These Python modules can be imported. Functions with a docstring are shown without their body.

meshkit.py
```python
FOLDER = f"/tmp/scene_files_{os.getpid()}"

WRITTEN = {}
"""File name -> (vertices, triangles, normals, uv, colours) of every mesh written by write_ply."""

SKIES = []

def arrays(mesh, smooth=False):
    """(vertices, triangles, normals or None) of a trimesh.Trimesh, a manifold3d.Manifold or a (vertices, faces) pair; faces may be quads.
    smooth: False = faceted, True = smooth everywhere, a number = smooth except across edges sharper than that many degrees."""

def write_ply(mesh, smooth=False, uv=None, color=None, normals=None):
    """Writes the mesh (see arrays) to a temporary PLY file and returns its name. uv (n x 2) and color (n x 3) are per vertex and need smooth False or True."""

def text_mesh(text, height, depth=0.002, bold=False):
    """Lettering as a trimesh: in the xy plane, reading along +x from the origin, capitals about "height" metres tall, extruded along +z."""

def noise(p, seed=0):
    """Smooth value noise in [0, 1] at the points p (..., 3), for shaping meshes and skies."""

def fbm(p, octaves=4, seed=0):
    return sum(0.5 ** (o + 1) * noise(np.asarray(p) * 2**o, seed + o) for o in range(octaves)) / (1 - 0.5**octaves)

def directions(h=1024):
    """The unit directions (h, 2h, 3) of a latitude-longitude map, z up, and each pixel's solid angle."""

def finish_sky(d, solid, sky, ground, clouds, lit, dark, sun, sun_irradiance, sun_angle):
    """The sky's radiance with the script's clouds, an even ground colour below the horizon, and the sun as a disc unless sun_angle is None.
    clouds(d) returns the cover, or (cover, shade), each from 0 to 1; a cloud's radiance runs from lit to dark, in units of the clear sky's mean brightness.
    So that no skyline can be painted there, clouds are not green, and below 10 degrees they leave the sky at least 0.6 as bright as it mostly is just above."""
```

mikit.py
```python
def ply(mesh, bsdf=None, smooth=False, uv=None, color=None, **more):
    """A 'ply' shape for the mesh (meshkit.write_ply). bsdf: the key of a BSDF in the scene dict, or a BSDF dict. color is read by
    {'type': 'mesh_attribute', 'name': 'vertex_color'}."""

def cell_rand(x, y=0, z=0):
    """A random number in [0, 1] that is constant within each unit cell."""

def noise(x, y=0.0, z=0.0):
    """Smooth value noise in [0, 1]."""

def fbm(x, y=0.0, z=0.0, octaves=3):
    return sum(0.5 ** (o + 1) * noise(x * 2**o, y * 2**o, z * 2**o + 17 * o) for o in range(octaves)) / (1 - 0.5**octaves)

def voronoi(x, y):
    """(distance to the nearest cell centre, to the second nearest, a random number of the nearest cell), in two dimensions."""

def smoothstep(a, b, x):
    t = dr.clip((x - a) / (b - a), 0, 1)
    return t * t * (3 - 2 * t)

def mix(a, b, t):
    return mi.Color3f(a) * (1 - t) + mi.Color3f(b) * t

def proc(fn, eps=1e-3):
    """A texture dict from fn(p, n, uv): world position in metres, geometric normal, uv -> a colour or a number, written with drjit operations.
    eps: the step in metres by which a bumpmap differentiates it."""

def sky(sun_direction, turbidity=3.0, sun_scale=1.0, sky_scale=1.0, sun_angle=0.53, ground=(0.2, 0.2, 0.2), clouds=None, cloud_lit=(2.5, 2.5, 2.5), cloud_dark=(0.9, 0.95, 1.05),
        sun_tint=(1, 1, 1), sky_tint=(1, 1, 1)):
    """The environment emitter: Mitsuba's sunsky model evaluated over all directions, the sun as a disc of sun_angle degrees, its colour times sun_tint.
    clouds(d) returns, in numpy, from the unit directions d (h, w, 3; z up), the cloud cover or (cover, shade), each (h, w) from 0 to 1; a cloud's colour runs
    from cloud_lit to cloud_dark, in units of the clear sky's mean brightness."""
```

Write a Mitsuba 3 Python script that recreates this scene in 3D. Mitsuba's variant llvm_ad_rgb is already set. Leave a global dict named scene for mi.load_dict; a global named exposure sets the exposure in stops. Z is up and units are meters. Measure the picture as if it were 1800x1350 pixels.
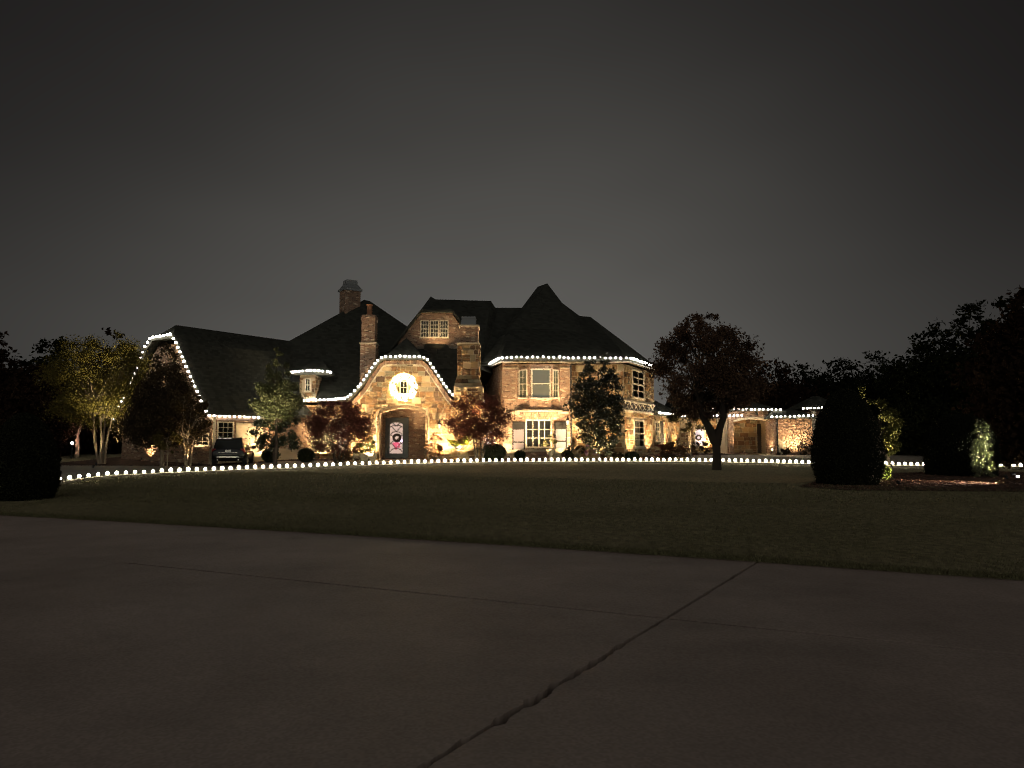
import math, numpy as np, trimesh, mitsuba as mi, mikit, meshkit, drjit as dr
from shapely.geometry import Polygon, LineString, box as sbox
from scipy.interpolate import PchipInterpolator

T = mi.ScalarTransform4f
scene, labels = {}, {}

# ------------------------------------------------------------------ camera, sky, exposure
exposure = 5.0
S = 2.0 ** -exposure                       # all lights are given in picture units and scaled by this
F, TH, EYE = 900 / math.tan(math.radians(35)), math.radians(4.493), 1.7
scene['camera'] = {'type': 'perspective', 'fov': 70.0, 'near_clip': 0.1, 'far_clip': 2000.0,
                   'to_world': T().look_at(origin=[0, 0, EYE], target=[0, 10 * math.cos(TH), EYE + 10 * math.sin(TH)], up=[0, 0, 1])}


def overcast(d):
    """night overcast: a town's glow low beyond the house, and an added, unseen fill glow behind the camera"""
    az = np.degrees(np.arctan2(d[..., 0], d[..., 1])) - 1.0
    el = np.degrees(np.arcsin(np.clip(d[..., 2], -1, 1)))
    w = np.where(az < 0, 29.0, 23.5)
    g = np.exp(-(az / w) ** 2) * np.exp(-(np.maximum(el - 4, 0) / 22.0) ** 2)
    n = meshkit.fbm(d * np.array([2.2, 2.2, 5.0]) + 3.1, 4)
    g = .24 * g * (0.74 + 0.50 * n) + np.clip((.9 - d[..., 1]) / 1.9, 0, 1) ** 6.0 * (.8 + .4 * n) +   .034 * np.exp(-(np.maximum(el - 6, 0) / 8.0) ** 2)  # middle term brightens the unseen sky to light house fronts, lawn and road
    return np.ones_like(g), 1 - np.clip(g, 0, 1)


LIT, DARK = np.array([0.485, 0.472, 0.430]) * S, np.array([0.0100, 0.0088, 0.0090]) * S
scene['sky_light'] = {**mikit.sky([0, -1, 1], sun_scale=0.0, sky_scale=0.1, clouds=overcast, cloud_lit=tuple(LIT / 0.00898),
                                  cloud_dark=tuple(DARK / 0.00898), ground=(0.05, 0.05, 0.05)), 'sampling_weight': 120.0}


# ------------------------------------------------------------------ helpers
def ray(x, y):
    dx, dy = (x - 900) / F, (675 - y) / F
    return np.array([dx, math.cos(TH) - dy * math.sin(TH), math.sin(TH) + dy * math.cos(TH)])


def at(x, y, Y):
    r = ray(x, y)
    return np.array([0, 0, EYE]) + r * (Y / r[1])


_gy = PchipInterpolator([-400, 30, 40, 45, 48, 52, 56, 63, 80, 140, 900], [0, 0, .03, .09, .2, .33, .44, .58, .68, .8, .8])


def gz(Y):
    return float(_gy(Y))


def ground_at(x, y):
    r = ray(x, y)
    lo, hi = 3.0, 200.0
    for _ in range(60):
        m = (lo + hi) / 2
        if EYE + r[2] * m / r[1] > gz(m) + .04:
            lo = m
        else:
            hi = m
    return np.array([r[0] * lo / r[1], lo, gz(lo) + .04])


def push(p, d):
    """the same bearing from the camera, d metres farther, on the ground"""
    Y = p[1] + d
    return np.array([p[0] * Y / p[1], Y, gz(Y) + .02])


def nrm(v):
    v = np.asarray(v, float)
    return v / np.linalg.norm(v)


def uniq(k):
    if k not in scene and k not in labels:
        return k
    i = 1
    while f'{k}_{i:03d}' in scene or f'{k}_{i:03d}' in labels:
        i += 1
    return f'{k}_{i:03d}'


def put(key, mesh, bsdf, smooth=False, **more):
    key = uniq(key)
    scene[key] = mikit.ply(mesh, bsdf, smooth, **more)
    return key


def lab(key, label=None, cat=None, group=None, kind=None):
    d = {k: v for k, v in (('label', label), ('category', cat), ('group', group), ('kind', kind)) if v}
    labels[key] = d
    return key


def thing(key, label, cat, group=None):
    return lab(uniq(key), label, cat, group)


def cat(ms):
    return trimesh.util.concatenate(ms)


class Frame:
    """a vertical plane: origin o (x, y), direction d to the right as seen from outside; s along it, z up, h outwards"""

    def __init__(f, o, d):
        f.o, f.d = np.array(o, float)[:2], nrm(np.array(d, float)[:2])
        f.n = np.array([f.d[1], -f.d[0]])

    def P(f, s, z, h=0):
        q = f.o + f.d * s + f.n * h
        return np.array([q[0], q[1], z])

    def hit(f, x, y, h=0):
        r, o = ray(x, y), f.o + f.n * h
        t = (o @ f.n) / (r[:2] @ f.n)
        p = r * t
        return (p[:2] - o) @ f.d, p[2] + EYE

    def box(f, s0, s1, z0, z1, h0, h1):
        v = np.array([f.P(s, z, h) for s in (s0, s1) for z in (z0, z1) for h in (h0, h1)])
        return trimesh.convex.convex_hull(v)

    def rect(f, x0, y0, x1, y1):
        cx, cy = (x0 + x1) / 2, (y0 + y1) / 2
        return f.hit(x0, cy)[0], f.hit(x1, cy)[0], f.hit(cx, y1)[1], f.hit(cx, y0)[1]

    def poly(f, pts, h0, h1, holes=()):
        """polygon in (s, z) from h0 (back) to h1 (front)"""
        p = pts if hasattr(pts, 'geom_type') else Polygon(pts, holes)
        if not p.is_valid:
            p = p.buffer(0)
        out = []
        for g in getattr(p, 'geoms', [p]):
            if g.geom_type != 'Polygon' or g.area < 1e-5:
                continue
            m = trimesh.creation.extrude_polygon(g, h1 - h0, engine='earcut')
            v = m.vertices.copy()
            w = f.o[None] + v[:, :1] * f.d + (h0 + v[:, 2:]) * f.n
            out.append(trimesh.Trimesh(np.column_stack([w, v[:, 1]]), m.faces, process=False))
        return cat(out)

    def px(f, pts, h=0):
        return [f.hit(x, y, h) for x, y in pts]


def box_uv(m):
    """unshared triangles with uv in metres: along the wall and up"""
    m = trimesh.Trimesh(np.asarray(m.vertices), np.asarray(m.faces), process=False)
    tri = m.triangles
    n = np.cross(tri[:, 1] - tri[:, 0], tri[:, 2] - tri[:, 0])
    n /= np.linalg.norm(n, axis=1, keepdims=True) + 1e-12
    t = np.cross([0, 0, 1.0], n)
    flat = np.abs(n[:, 2]) > .8
    t[flat] = [1, 0, 0]
    t /= np.linalg.norm(t, axis=1, keepdims=True) + 1e-12
    u = np.einsum('ijk,ik->ij', tri, t)
    v = np.where(flat[:, None], tri[:, :, 1], tri[:, :, 2])
    return (tri.reshape(-1, 3), np.arange(len(tri) * 3).reshape(-1, 3)), np.column_stack([u.ravel(), v.ravel()])


def brick(key, m, mat='brick'):
    mm, uv = box_uv(m)
    return put(key, mm, mat, uv=uv)


def abox(x0, x1, y0, y1, z0, z1):
    return trimesh.creation.box([x1 - x0, y1 - y0, z1 - z0], transform=trimesh.transformations.translation_matrix([(x0 + x1) / 2, (y0 + y1) / 2, (z0 + z1) / 2]))


def hull(pts):
    return trimesh.convex.convex_hull(np.asarray(pts, float))


def prism(plan, z0, z1):
    m = trimesh.creation.extrude_polygon(Polygon(plan), z1 - z0, engine='earcut')
    m.apply_translation([0, 0, z0])
    return m


def tube(points, radii, sides=6):
    p = np.asarray(points, float)
    t = np.gradient(p, axis=0)
    t /= np.linalg.norm(t, axis=1, keepdims=True) + 1e-12
    a = np.cross(t, np.where(np.abs(t[:, 2:]) < .9, [0, 0, 1.0], [1.0, 0, 0]))
    a /= np.linalg.norm(a, axis=1, keepdims=True) + 1e-12
    b, ang = np.cross(t, a), np.arange(sides) * 2 * np.pi / sides
    r = np.broadcast_to(radii, (len(p),))[:, None, None]
    v = p[:, None] + r * (np.cos(ang)[None, :, None] * a[:, None] + np.sin(ang)[None, :, None] * b[:, None])
    i, j = np.meshgrid(np.arange(len(p) - 1), np.arange(sides), indexing='ij')
    q = np.stack([i * sides + j, i * sides + (j + 1) % sides, (i + 1) * sides + (j + 1) % sides, (i + 1) * sides + j], -1).reshape(-1, 4)
    f = np.vstack([q[:, [0, 1, 2]], q[:, [0, 2, 3]]])
    v = v.reshape(-1, 3)
    k = len(v)
    v = np.vstack([v, p[0], p[-1]])
    e = np.arange(sides)
    f = np.vstack([f, np.stack([(e + 1) % sides, e, e * 0 + k], 1), np.stack([e + (len(p) - 1) * sides, (e + 1) % sides + (len(p) - 1) * sides, e * 0 + k + 1], 1)])
    return trimesh.Trimesh(v, f, process=False)


def lathe(profile, sides=16, at_=(0, 0, 0)):
    m = trimesh.creation.revolve(np.array(profile, float), sections=sides)
    m.apply_translation(at_)
    return m


def ball(c, r, sub=2, scale=(1, 1, 1)):
    m = trimesh.creation.icosphere(sub, radius=r)
    m.apply_scale(scale)
    m.apply_translation(c)
    return m


# ------------------------------------------------------------------ materials
def rgb(c):
    return {'type': 'rgb', 'value': list(map(float, c))}


def pr(c, rough=.7, spec=.3, metal=0.0, **k):
    return {'type': 'twosided', 'b': {'type': 'principled', 'base_color': c if isinstance(c, dict) else rgb(c), 'roughness': rough, 'specular': spec, 'metallic': metal, **k}}


def bumped(h, c, scale=1.0, eps=2e-3, rough=.8, spec=.3):
    return {'type': 'twosided', 'b': {'type': 'bumpmap', 'tex': mikit.proc(h, eps), 'scale': scale,
                                      'inner': {'type': 'principled', 'base_color': c, 'roughness': rough, 'specular': spec}}}


def brick_cells(uv):
    h = .088
    v = uv.y / h
    r = dr.floor(v)
    x = uv.x / .26 + .5 * (r - 2 * dr.floor(r / 2)) + .2 * mikit.cell_rand(r, 7)
    fx, fv = x - dr.floor(x), v - r
    mortar = 1 - mikit.smoothstep(.0, .06, dr.minimum(fx, 1 - fx)) * mikit.smoothstep(.02, .16, dr.minimum(fv, 1 - fv))
    return mikit.cell_rand(dr.floor(x), r, 3), mortar


def brick_color(p, n, uv):
    a, mortar = brick_cells(uv)
    c = mikit.mix((.20, .115, .075), (.36, .22, .14), a)
    c = mikit.mix(c, (.58, .45, .33), mikit.smoothstep(.86, .95, a))
    c = mikit.mix(c, (.13, .08, .06), mikit.smoothstep(.12, .05, a))
    s = mikit.fbm(uv.x * 1.6, uv.y * 5.0)
    c = c * (.8 + .42 * s)
    return mikit.mix(c, (.40, .33, .25), mortar * .8)


def brick_height(p, n, uv):
    a, mortar = brick_cells(uv)
    return (1 - mortar) * .008 + a * .006


scene['brick'] = bumped(brick_height, mikit.proc(brick_color))


def stone_grain(p, n, uv):
    return mikit.fbm(p.x * 9, p.y * 9, p.z * 9, 4) * .07


VC = {'type': 'mesh_attribute', 'name': 'vertex_color'}
scene['stone'] = bumped(stone_grain, VC)
scene['mortar'] = pr(mikit.proc(lambda p, n, uv: mikit.mix((.46, .38, .26), (.60, .50, .36), mikit.fbm(p.x * 3, p.y * 3, p.z * 3))), .9)
scene['jamb_stone'] = pr((.17, .12, .07), .85)
scene['limestone'] = pr(mikit.proc(lambda p, n, uv: mikit.mix((.44, .37, .26), (.62, .54, .40), mikit.fbm(p.x * 2.5, p.y * 2.5, p.z * 6))), .85)


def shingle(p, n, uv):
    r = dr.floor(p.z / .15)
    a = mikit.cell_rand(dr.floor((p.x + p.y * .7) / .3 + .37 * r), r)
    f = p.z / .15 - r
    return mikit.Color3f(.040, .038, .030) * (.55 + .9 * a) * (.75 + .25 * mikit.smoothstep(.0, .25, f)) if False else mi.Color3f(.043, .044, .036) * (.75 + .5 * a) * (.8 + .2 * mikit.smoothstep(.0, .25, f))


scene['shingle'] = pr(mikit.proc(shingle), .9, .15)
scene['trim'] = pr((.70, .64, .50), .55)
scene['gutter'] = pr((.20, .17, .13), .5)
scene['dark_metal'] = pr((.02, .02, .02), .45, .5)
scene['cap_metal'] = pr((.26, .27, .27), .5, .5, .2)
scene['terracotta'] = pr((.36, .17, .09), .85)
scene['dark_glass'] = pr((.012, .013, .012), .06, .3)
scene['glass'] = {'type': 'thindielectric'}
scene['blind'] = pr((.17, .18, .125), .8)
scene['curtain'] = pr((.62, .58, .62), .8)
scene['shutter_board'] = pr((.20, .175, .20), .6)
scene['shutter_dark'] = pr((.022, .02, .018), .5)
scene['wood_dark'] = pr((.06, .045, .035), .6)
scene['door_paint'] = pr((.10, .115, .12), .4, .5)
scene['black_paint'] = pr((.004, .004, .005), .2, .3, 0.0, clearcoat=.3, clearcoat_gloss=.95)
scene['rubber'] = pr((.015, .015, .015), .8)
scene['chrome'] = pr((.30, .30, .30), .25, .5, .9)
scene['plate'] = pr((.75, .75, .72), .4)
scene['red_lens'] = pr((.25, .015, .015), .1, .6)
scene['leaf'] = {'type': 'principledthin', 'base_color': VC, 'roughness': .55, 'diff_trans': .7, 'spec_trans': 0.0}
scene['hedge_leaf'] = pr(VC, .85, .12)
scene['gloss_leaf'] = pr(VC, .35, .5)
scene['bark_pale'] = pr(mikit.proc(lambda p, n, uv: mikit.mix((.20, .15, .10), (.34, .28, .20), mikit.fbm(p.x * 9, p.y * 9, p.z * 3))), .85)
scene['bark_dark'] = pr((.055, .042, .032), .9)
scene['cord'] = pr((.03, .05, .03), .6)


def road_color(p, n, uv):
    a = mikit.fbm(p.x * .55, p.y * .55, 0, 4)
    g = mikit.noise(p.x * 60, p.y * 60)
    b = mikit.fbm(p.x * 2.6 + 9, p.y * 2.6, 3, 4)
    c = mikit.mix((.285, .222, .186), (.42, .335, .288), a) * (.88 + .24 * b)
    c = c * (1 - .10 * mikit.smoothstep(.5, .8, mikit.fbm(p.x * .5 - p.y * .2, p.y * 1.3 + 40, 1, 4)))
    return c * (.86 + .28 * g)


scene['road_concrete'] = {'type': 'twosided', 'b': {'type': 'bumpmap', 'tex': mikit.proc(lambda p, n, uv: mikit.fbm(p.x * 45, p.y * 45) * .004, 4e-3), 'scale': 1.0,
                          'inner': {'type': 'principled', 'base_color': mikit.proc(road_color), 'roughness': .62, 'specular': .5}}}
scene['drive_concrete'] = pr(mikit.proc(lambda p, n, uv: mikit.mix((.20, .175, .14), (.32, .28, .23), mikit.fbm(p.x * .8, p.y * .8))), .8)
scene['kerb_concrete'] = pr(mikit.proc(lambda p, n, uv: mikit.mix((.36, .33, .27), (.52, .48, .40), mikit.fbm(p.x * 2, p.y * 2))), .85)
scene['joint_dirt'] = pr((.03, .026, .02), .95)


def lawn_color(p, n, uv):
    a = mikit.fbm(p.x * .35, p.y * .35, 0, 4)
    b = mikit.noise(p.x * 14, p.y * 9)
    return mikit.mix((.135, .118, .065), (.235, .20, .122), a) * (.6 + .8 * b)


scene['turf'] = pr(mikit.proc(lawn_color), .95, .1)
scene['mulch'] = pr(mikit.proc(lambda p, n, uv: mikit.mix((.03, .017, .012), (.12, .07, .05), mikit.noise(p.x * 11, p.y * 11) * mikit.fbm(p.x * 3, p.y * 3))), .95)
scene['blade'] = pr(VC, .8, .1)
scene['bulb_glass'] = pr((.8, .8, .75), .3)
scene['red_berry'] = pr((.4, .04, .05), .4)

WARM, WHITE, PATH = np.array([1.0, .69, .36]), np.array([1.0, .92, .76]), np.array([1.0, .93, .62])


def emit(c):
    return {'type': 'area', 'radiance': rgb(np.asarray(c) * S), 'sampling_weight': .32}


def spot(pos, target, power, color=WARM, cutoff=48, beam=26, weight=14):
    k = uniq('beam')
    dvec = nrm(np.array(target) - np.array(pos))
    up = [0, 1, 0] if abs(dvec[2]) > .9 else [0, 0, 1]
    scene[k] = {'type': 'spot', 'to_world': T().look_at(origin=list(map(float, pos)), target=list(map(float, target)), up=up),
                'intensity': rgb(np.asarray(color) * power * S * 4.8), 'cutoff_angle': float(cutoff), 'beam_width': float(beam), 'sampling_weight': float(weight)}


LAMP_BODY = lathe([[0, 0], [.035, 0], [.05, .03], [.055, .16], [.045, .165], [.04, .13], [0, .13]], 12)
LAMP_STAKE = lathe([[0, -.25], [.012, -.2], [.015, 0], [0, 0]], 6)


def uplight(pos, target, power, label, **k):
    """a black bullet lamp on a stake; the spot sits in its mouth"""
    pos, target = np.array(pos, float), np.array(target, float)
    t = thing('uplight', label, 'garden light', 'uplights in the flower beds')
    d = nrm(target - pos)
    R = trimesh.geometry.align_vectors([0, 0, 1], d)
    m = LAMP_BODY.copy()
    m.apply_transform(R)
    m.apply_translation(pos)
    put(t + '__housing', m, 'dark_metal', 30)
    st = LAMP_STAKE.copy()
    st.apply_translation(pos)
    put(t + '__stake', st, 'dark_metal')
    spot(pos + d * .18, target, power, **k)
    return t


# ------------------------------------------------------------------ ground, lawn, road
def edge(x):
    return 12.0 - .46 * x - .0035 * x * x


def sheet(xs, ys, zf):
    X, Y = np.meshgrid(xs, ys)
    Z = np.vectorize(zf)(X, Y)
    n, m = X.shape
    i, j = np.meshgrid(np.arange(n - 1), np.arange(m - 1), indexing='ij')
    a = (i * m + j).ravel()
    f = np.vstack([np.stack([a, a + 1, a + m + 1], 1), np.stack([a, a + m + 1, a + m], 1)])
    return trimesh.Trimesh(np.column_stack([X.ravel(), Y.ravel(), Z.ravel()]), f, process=False)


rng = np.random.default_rng(5)
lab(put('ground', sheet(np.linspace(-800, 800, 9), [-200, 0, 8, 20, 35, 60, 100, 200, 900], lambda x, y: gz(max(y, 0)) - .12), 'joint_dirt'), kind='structure')

# the lawn starts at the road edge with a soft rolled lip
ts = np.concatenate([np.linspace(0, 1.2, 7), np.linspace(1.6, 8, 14), np.linspace(9, 60, 60), [75, 100, 160, 300, 700]])
xs = np.concatenate([[-500, -200, -80, -45, -32], np.linspace(-25, 25, 130), [32, 45, 80, 200, 500]])
V = []
for t_ in ts:
    for x_ in xs:
        e0 = edge(np.clip(x_, -40, 22)) + .05 * (meshkit.noise(np.array([x_ * 2.3, 1.0, 0])) - .5) + (.06 * (meshkit.noise(np.array([x_ * 7, 5.0, 0])) - .5))
        y_ = e0 + t_
        lip = .05 * (1 - math.exp(-t_ / .25)) - .03 * math.exp(-t_ / .05)
        z_ = gz(y_) + lip - .01 + .02 * (meshkit.noise(np.array([x_ * .6, y_ * .6, 2])) - .5) * min(1, t_)
        V.append([x_, y_, z_])
V = np.array(V)
n_, m_ = len(ts), len(xs)
ii, jj = np.meshgrid(np.arange(n_ - 1), np.arange(m_ - 1), indexing='ij')
a_ = (ii * m_ + jj).ravel()
lab(put('lawn', trimesh.Trimesh(V, np.vstack([np.stack([a_, a_ + 1, a_ + m_ + 1], 1), np.stack([a_, a_ + m_ + 1, a_ + m_], 1)]), process=False), 'turf', True), kind='structure')

# road slabs: joint A runs along the road, joints B across it
lab('road', kind='structure')
eD, bD = nrm([1, -.468]), nrm([.516, .857])
cross0 = np.array([1.478, 7.19])          # where the two joints in view meet


def uvp(u, v):
    return cross0 + eD * u + bD * v


wob = np.random.default_rng(11)


def ragged(p, q, amp, step=.04):
    n = max(2, int(np.linalg.norm(q - p) / step))
    tt = np.linspace(0, 1, n + 1)
    pts = p[None] + (q - p)[None] * tt[:, None]
    nn = nrm([-(q - p)[1], (q - p)[0]])
    o = np.array([meshkit.fbm(np.array([a * np.linalg.norm(q - p) * 8.0, p[0] * 3.1, p[1] * 1.7]), 3) for a in tt]) - .46
    o = np.clip(o, 0, 1) * amp
    o[[0, -1]] = 0
    return pts + nn[None] * o[:, None]


us = [-30.6, -22.9, -15.3, -7.6, 0, 7.6, 15.3, 23]
vs = [-13.5, -9.6, -5.0, 0.0, 4.9]
for i in range(len(us) - 1):
    for j in range(len(vs) - 1):
        g = .006
        p00, p10, p11, p01 = uvp(us[i], vs[j]), uvp(us[i + 1], vs[j]), uvp(us[i + 1], vs[j + 1]), uvp(us[i], vs[j + 1])
        near = us[i] in (-7.6, 0) and vs[j] in (-5.0, 0.0)
        if near:
            amp_r = .15 if (us[i + 1] == 0) else .01
            amp_l = .15 if us[i] == 0 else .01
            if vs[j] == 0:
                amp_r, amp_l = amp_r * .35, amp_l * .35
            lo_, hi_ = (bD * .024 if vs[j] == 0 else bD * 0), (-bD * .024 if vs[j] == -5.0 else bD * 0)
            lf_, rt_ = (eD * .007 if us[i] == 0 else eD * 0), (-eD * .007 if us[i + 1] == 0 else eD * 0)
            p00, p10, p11, p01 = p00 + lo_ + lf_, p10 + lo_ + rt_, p11 + hi_ + rt_, p01 + hi_ + lf_
            ring = np.vstack([ragged(p00, p10, .012)[:-1], ragged(p10, p11, amp_r)[:-1], ragged(p11, p01, .012)[:-1], ragged(p01, p00, amp_l)[:-1]])
        else:
            ring = np.array([p00, p10, p11, p01])
        pg = Polygon(ring).buffer(-.009 if near else -.008)
        if pg.geom_type != 'Polygon':
            pg = max(pg.geoms, key=lambda q: q.area)
        m = trimesh.creation.extrude_polygon(pg, .1, engine='earcut')
        m.apply_translation([0, 0, -.1 + .004 * rng.random()])
        put('road__slab', m, 'road_concrete')

# ------------------------------------------------------------------ house frames
C = Frame((0, 52.0), (1, 0))                       # entry gable
W1 = Frame((-24.1, 50.4), (.83, -.56))             # left wing gable
B = Frame((0, 54.0), (1, 0))
D = Frame((0, 57.0), (1, 0))
FF = Frame((0, 54.4), (1, 0))
FK = np.array([(1097 - 900) / F * 54.3, 54.3])     # right front corner of the right wing
FR = Frame(FK, (.452, .892))
FS = Frame(((1005 - 900) / F * 54.9, 54.9), FK - np.array([(1005 - 900) / F * 54.9, 54.9]))
house = thing('house', 'large brick and stone house with steep dark roofs and clipped gables outlined in white lights', 'house')
H = 'house__'


def window(parent, fr, s0, s1, z0, z1, cols, rows, fw=.09, mat='trim', blind=None, name='window', mun=.035, half=False, proud=.07):
    k = uniq(parent + '__' + name)
    bars = [fr.box(s0, s0 + fw, z0, z1, 0, proud), fr.box(s1 - fw, s1, z0, z1, 0, proud), fr.box(s0 + fw, s1 - fw, z1 - fw, z1, 0, proud - .003), fr.box(s0 - .05, s1 + .05, z0 - .04, z0 + fw * .8, 0, proud + .05)]
    scene[k] = mikit.ply(cat(bars), mat)
    a0, a1, b0, b1 = s0 + fw, s1 - fw, z0 + fw * .8, z1 - fw
    put(k + '__pane', fr.box(a0 - .01, a1 + .01, b0 - .01, b1 + .01, .022, .028), 'glass' if blind else 'dark_glass')
    if blind:
        put(k + '__blind', fr.box(a0 - .01, a1 + .01, b0 - .01, b1 + .01, .004, .010), blind)
    for c in range(1, cols):
        s = a0 + (a1 - a0) * c / cols
        w = mun * (2 if half and c * 2 == cols else 1)
        put(k + '__muntin', fr.box(s - w / 2, s + w / 2, b0, b1, .029, .055), mat)
    for r in range(1, rows):
        z = b0 + (b1 - b0) * r / rows
        w = mun * (1.7 if r * 2 == rows else 1)
        put(k + '__muntin', fr.box(a0, a1, z - w / 2, z + w / 2, .030, .053), mat)
    return k


PAL = np.array([[.42, .31, .17], [.36, .25, .13], [.30, .18, .085], [.22, .12, .055], [.13, .08, .045], [.30, .25, .16], [.46, .36, .22], [.17, .10, .05], [.34, .20, .09]])


def stones(parent, fr, poly, seed, h=(.24, .44), w=(.28, .64), pal=PAL, proud=(.02, .075), gap=.024, light=1.0, name='stone'):
    r = np.random.default_rng(seed)
    x0, z0, x1, z1 = poly.bounds
    z, n = z0, 0
    while z < z1:
        hh = r.uniform(*h)
        s = x0 - r.uniform(0, .4)
        while s < x1:
            ww = r.uniform(*w)
            cells = [(s, z, s + ww, z + hh)]
            q = r.random()
            if q < .28 and hh > .36:
                c = z + hh * r.uniform(.4, .6)
                cells = [(s, z, s + ww, c), (s, c, s + ww, z + hh)]
            elif q < .4 and ww > .6:
                c = s + ww * r.uniform(.35, .65)
                e = z + hh * .5
                cells = [(s, z, c, z + hh), (c, z, s + ww, e), (c, e, s + ww, z + hh)]
            s += ww
            for a in cells:
                b = sbox(a[0] + gap * r.uniform(.5, 1.5), a[1] + gap * r.uniform(.5, 1.5), a[2] - gap * r.uniform(.5, 1.5), a[3] - gap * r.uniform(.5, 1.5))
                if not b.is_valid or b.area < .01:
                    continue
                g = b.intersection(poly)
                if g.is_empty or g.area < .02:
                    continue
                if g.geom_type != 'Polygon':
                    g = max((y for y in g.geoms if y.geom_type == 'Polygon'), key=lambda y: y.area, default=None)
                    if g is None or g.area < .02:
                        continue
                g = Polygon(g.exterior).simplify(.01)
                if g.geom_type != 'Polygon' or g.area < .02:
                    continue
                m = fr.poly(g, -.02, r.uniform(*proud))
                col = pal[r.integers(len(pal))] * r.uniform(.8, 1.2) * light
                vv, ff = m.vertices, m.faces
                put(f'{parent}__{name}', trimesh.Trimesh(vv, ff, process=False), 'stone', color=np.tile(col, (len(vv), 1)))
                n += 1
        z += hh
    return n


# ------------------------------------------------------------------ A: left wing (turned, gable towards the camera's left)
back1 = np.array([.56, .83])


def ext(fr, prof, h0, h1, thick, up=True):
    """a band following the profile polyline, from depth h0 to h1"""
    ls = LineString(prof)
    off = ls.buffer(thick, single_sided=True, join_style=2)
    return fr.poly(off, h0, h1)


pxA = [(200, 743), (206, 731), (222, 700), (238, 666), (248, 640), (258, 614), (268, 599), (302, 594), (310, 605), (322, 631), (338, 669), (352, 701), (365, 729)]
profA = W1.px(pxA, .45)
sA = [p[0] for p in profA]
profA = [(s, z) for s, z in profA]
apexA = (.1, at(303, 572, 51.1)[2])
wall_pts = [(s * .93, z - .32) for s, z in profA]
wallA = W1.poly([(wall_pts[0][0], .0)] + wall_pts + [(wall_pts[-1][0], .0)], -13, 0)
brick(H + 'left_wing_wall', wallA)
L = profA
brick_band = LineString(L)
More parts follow.
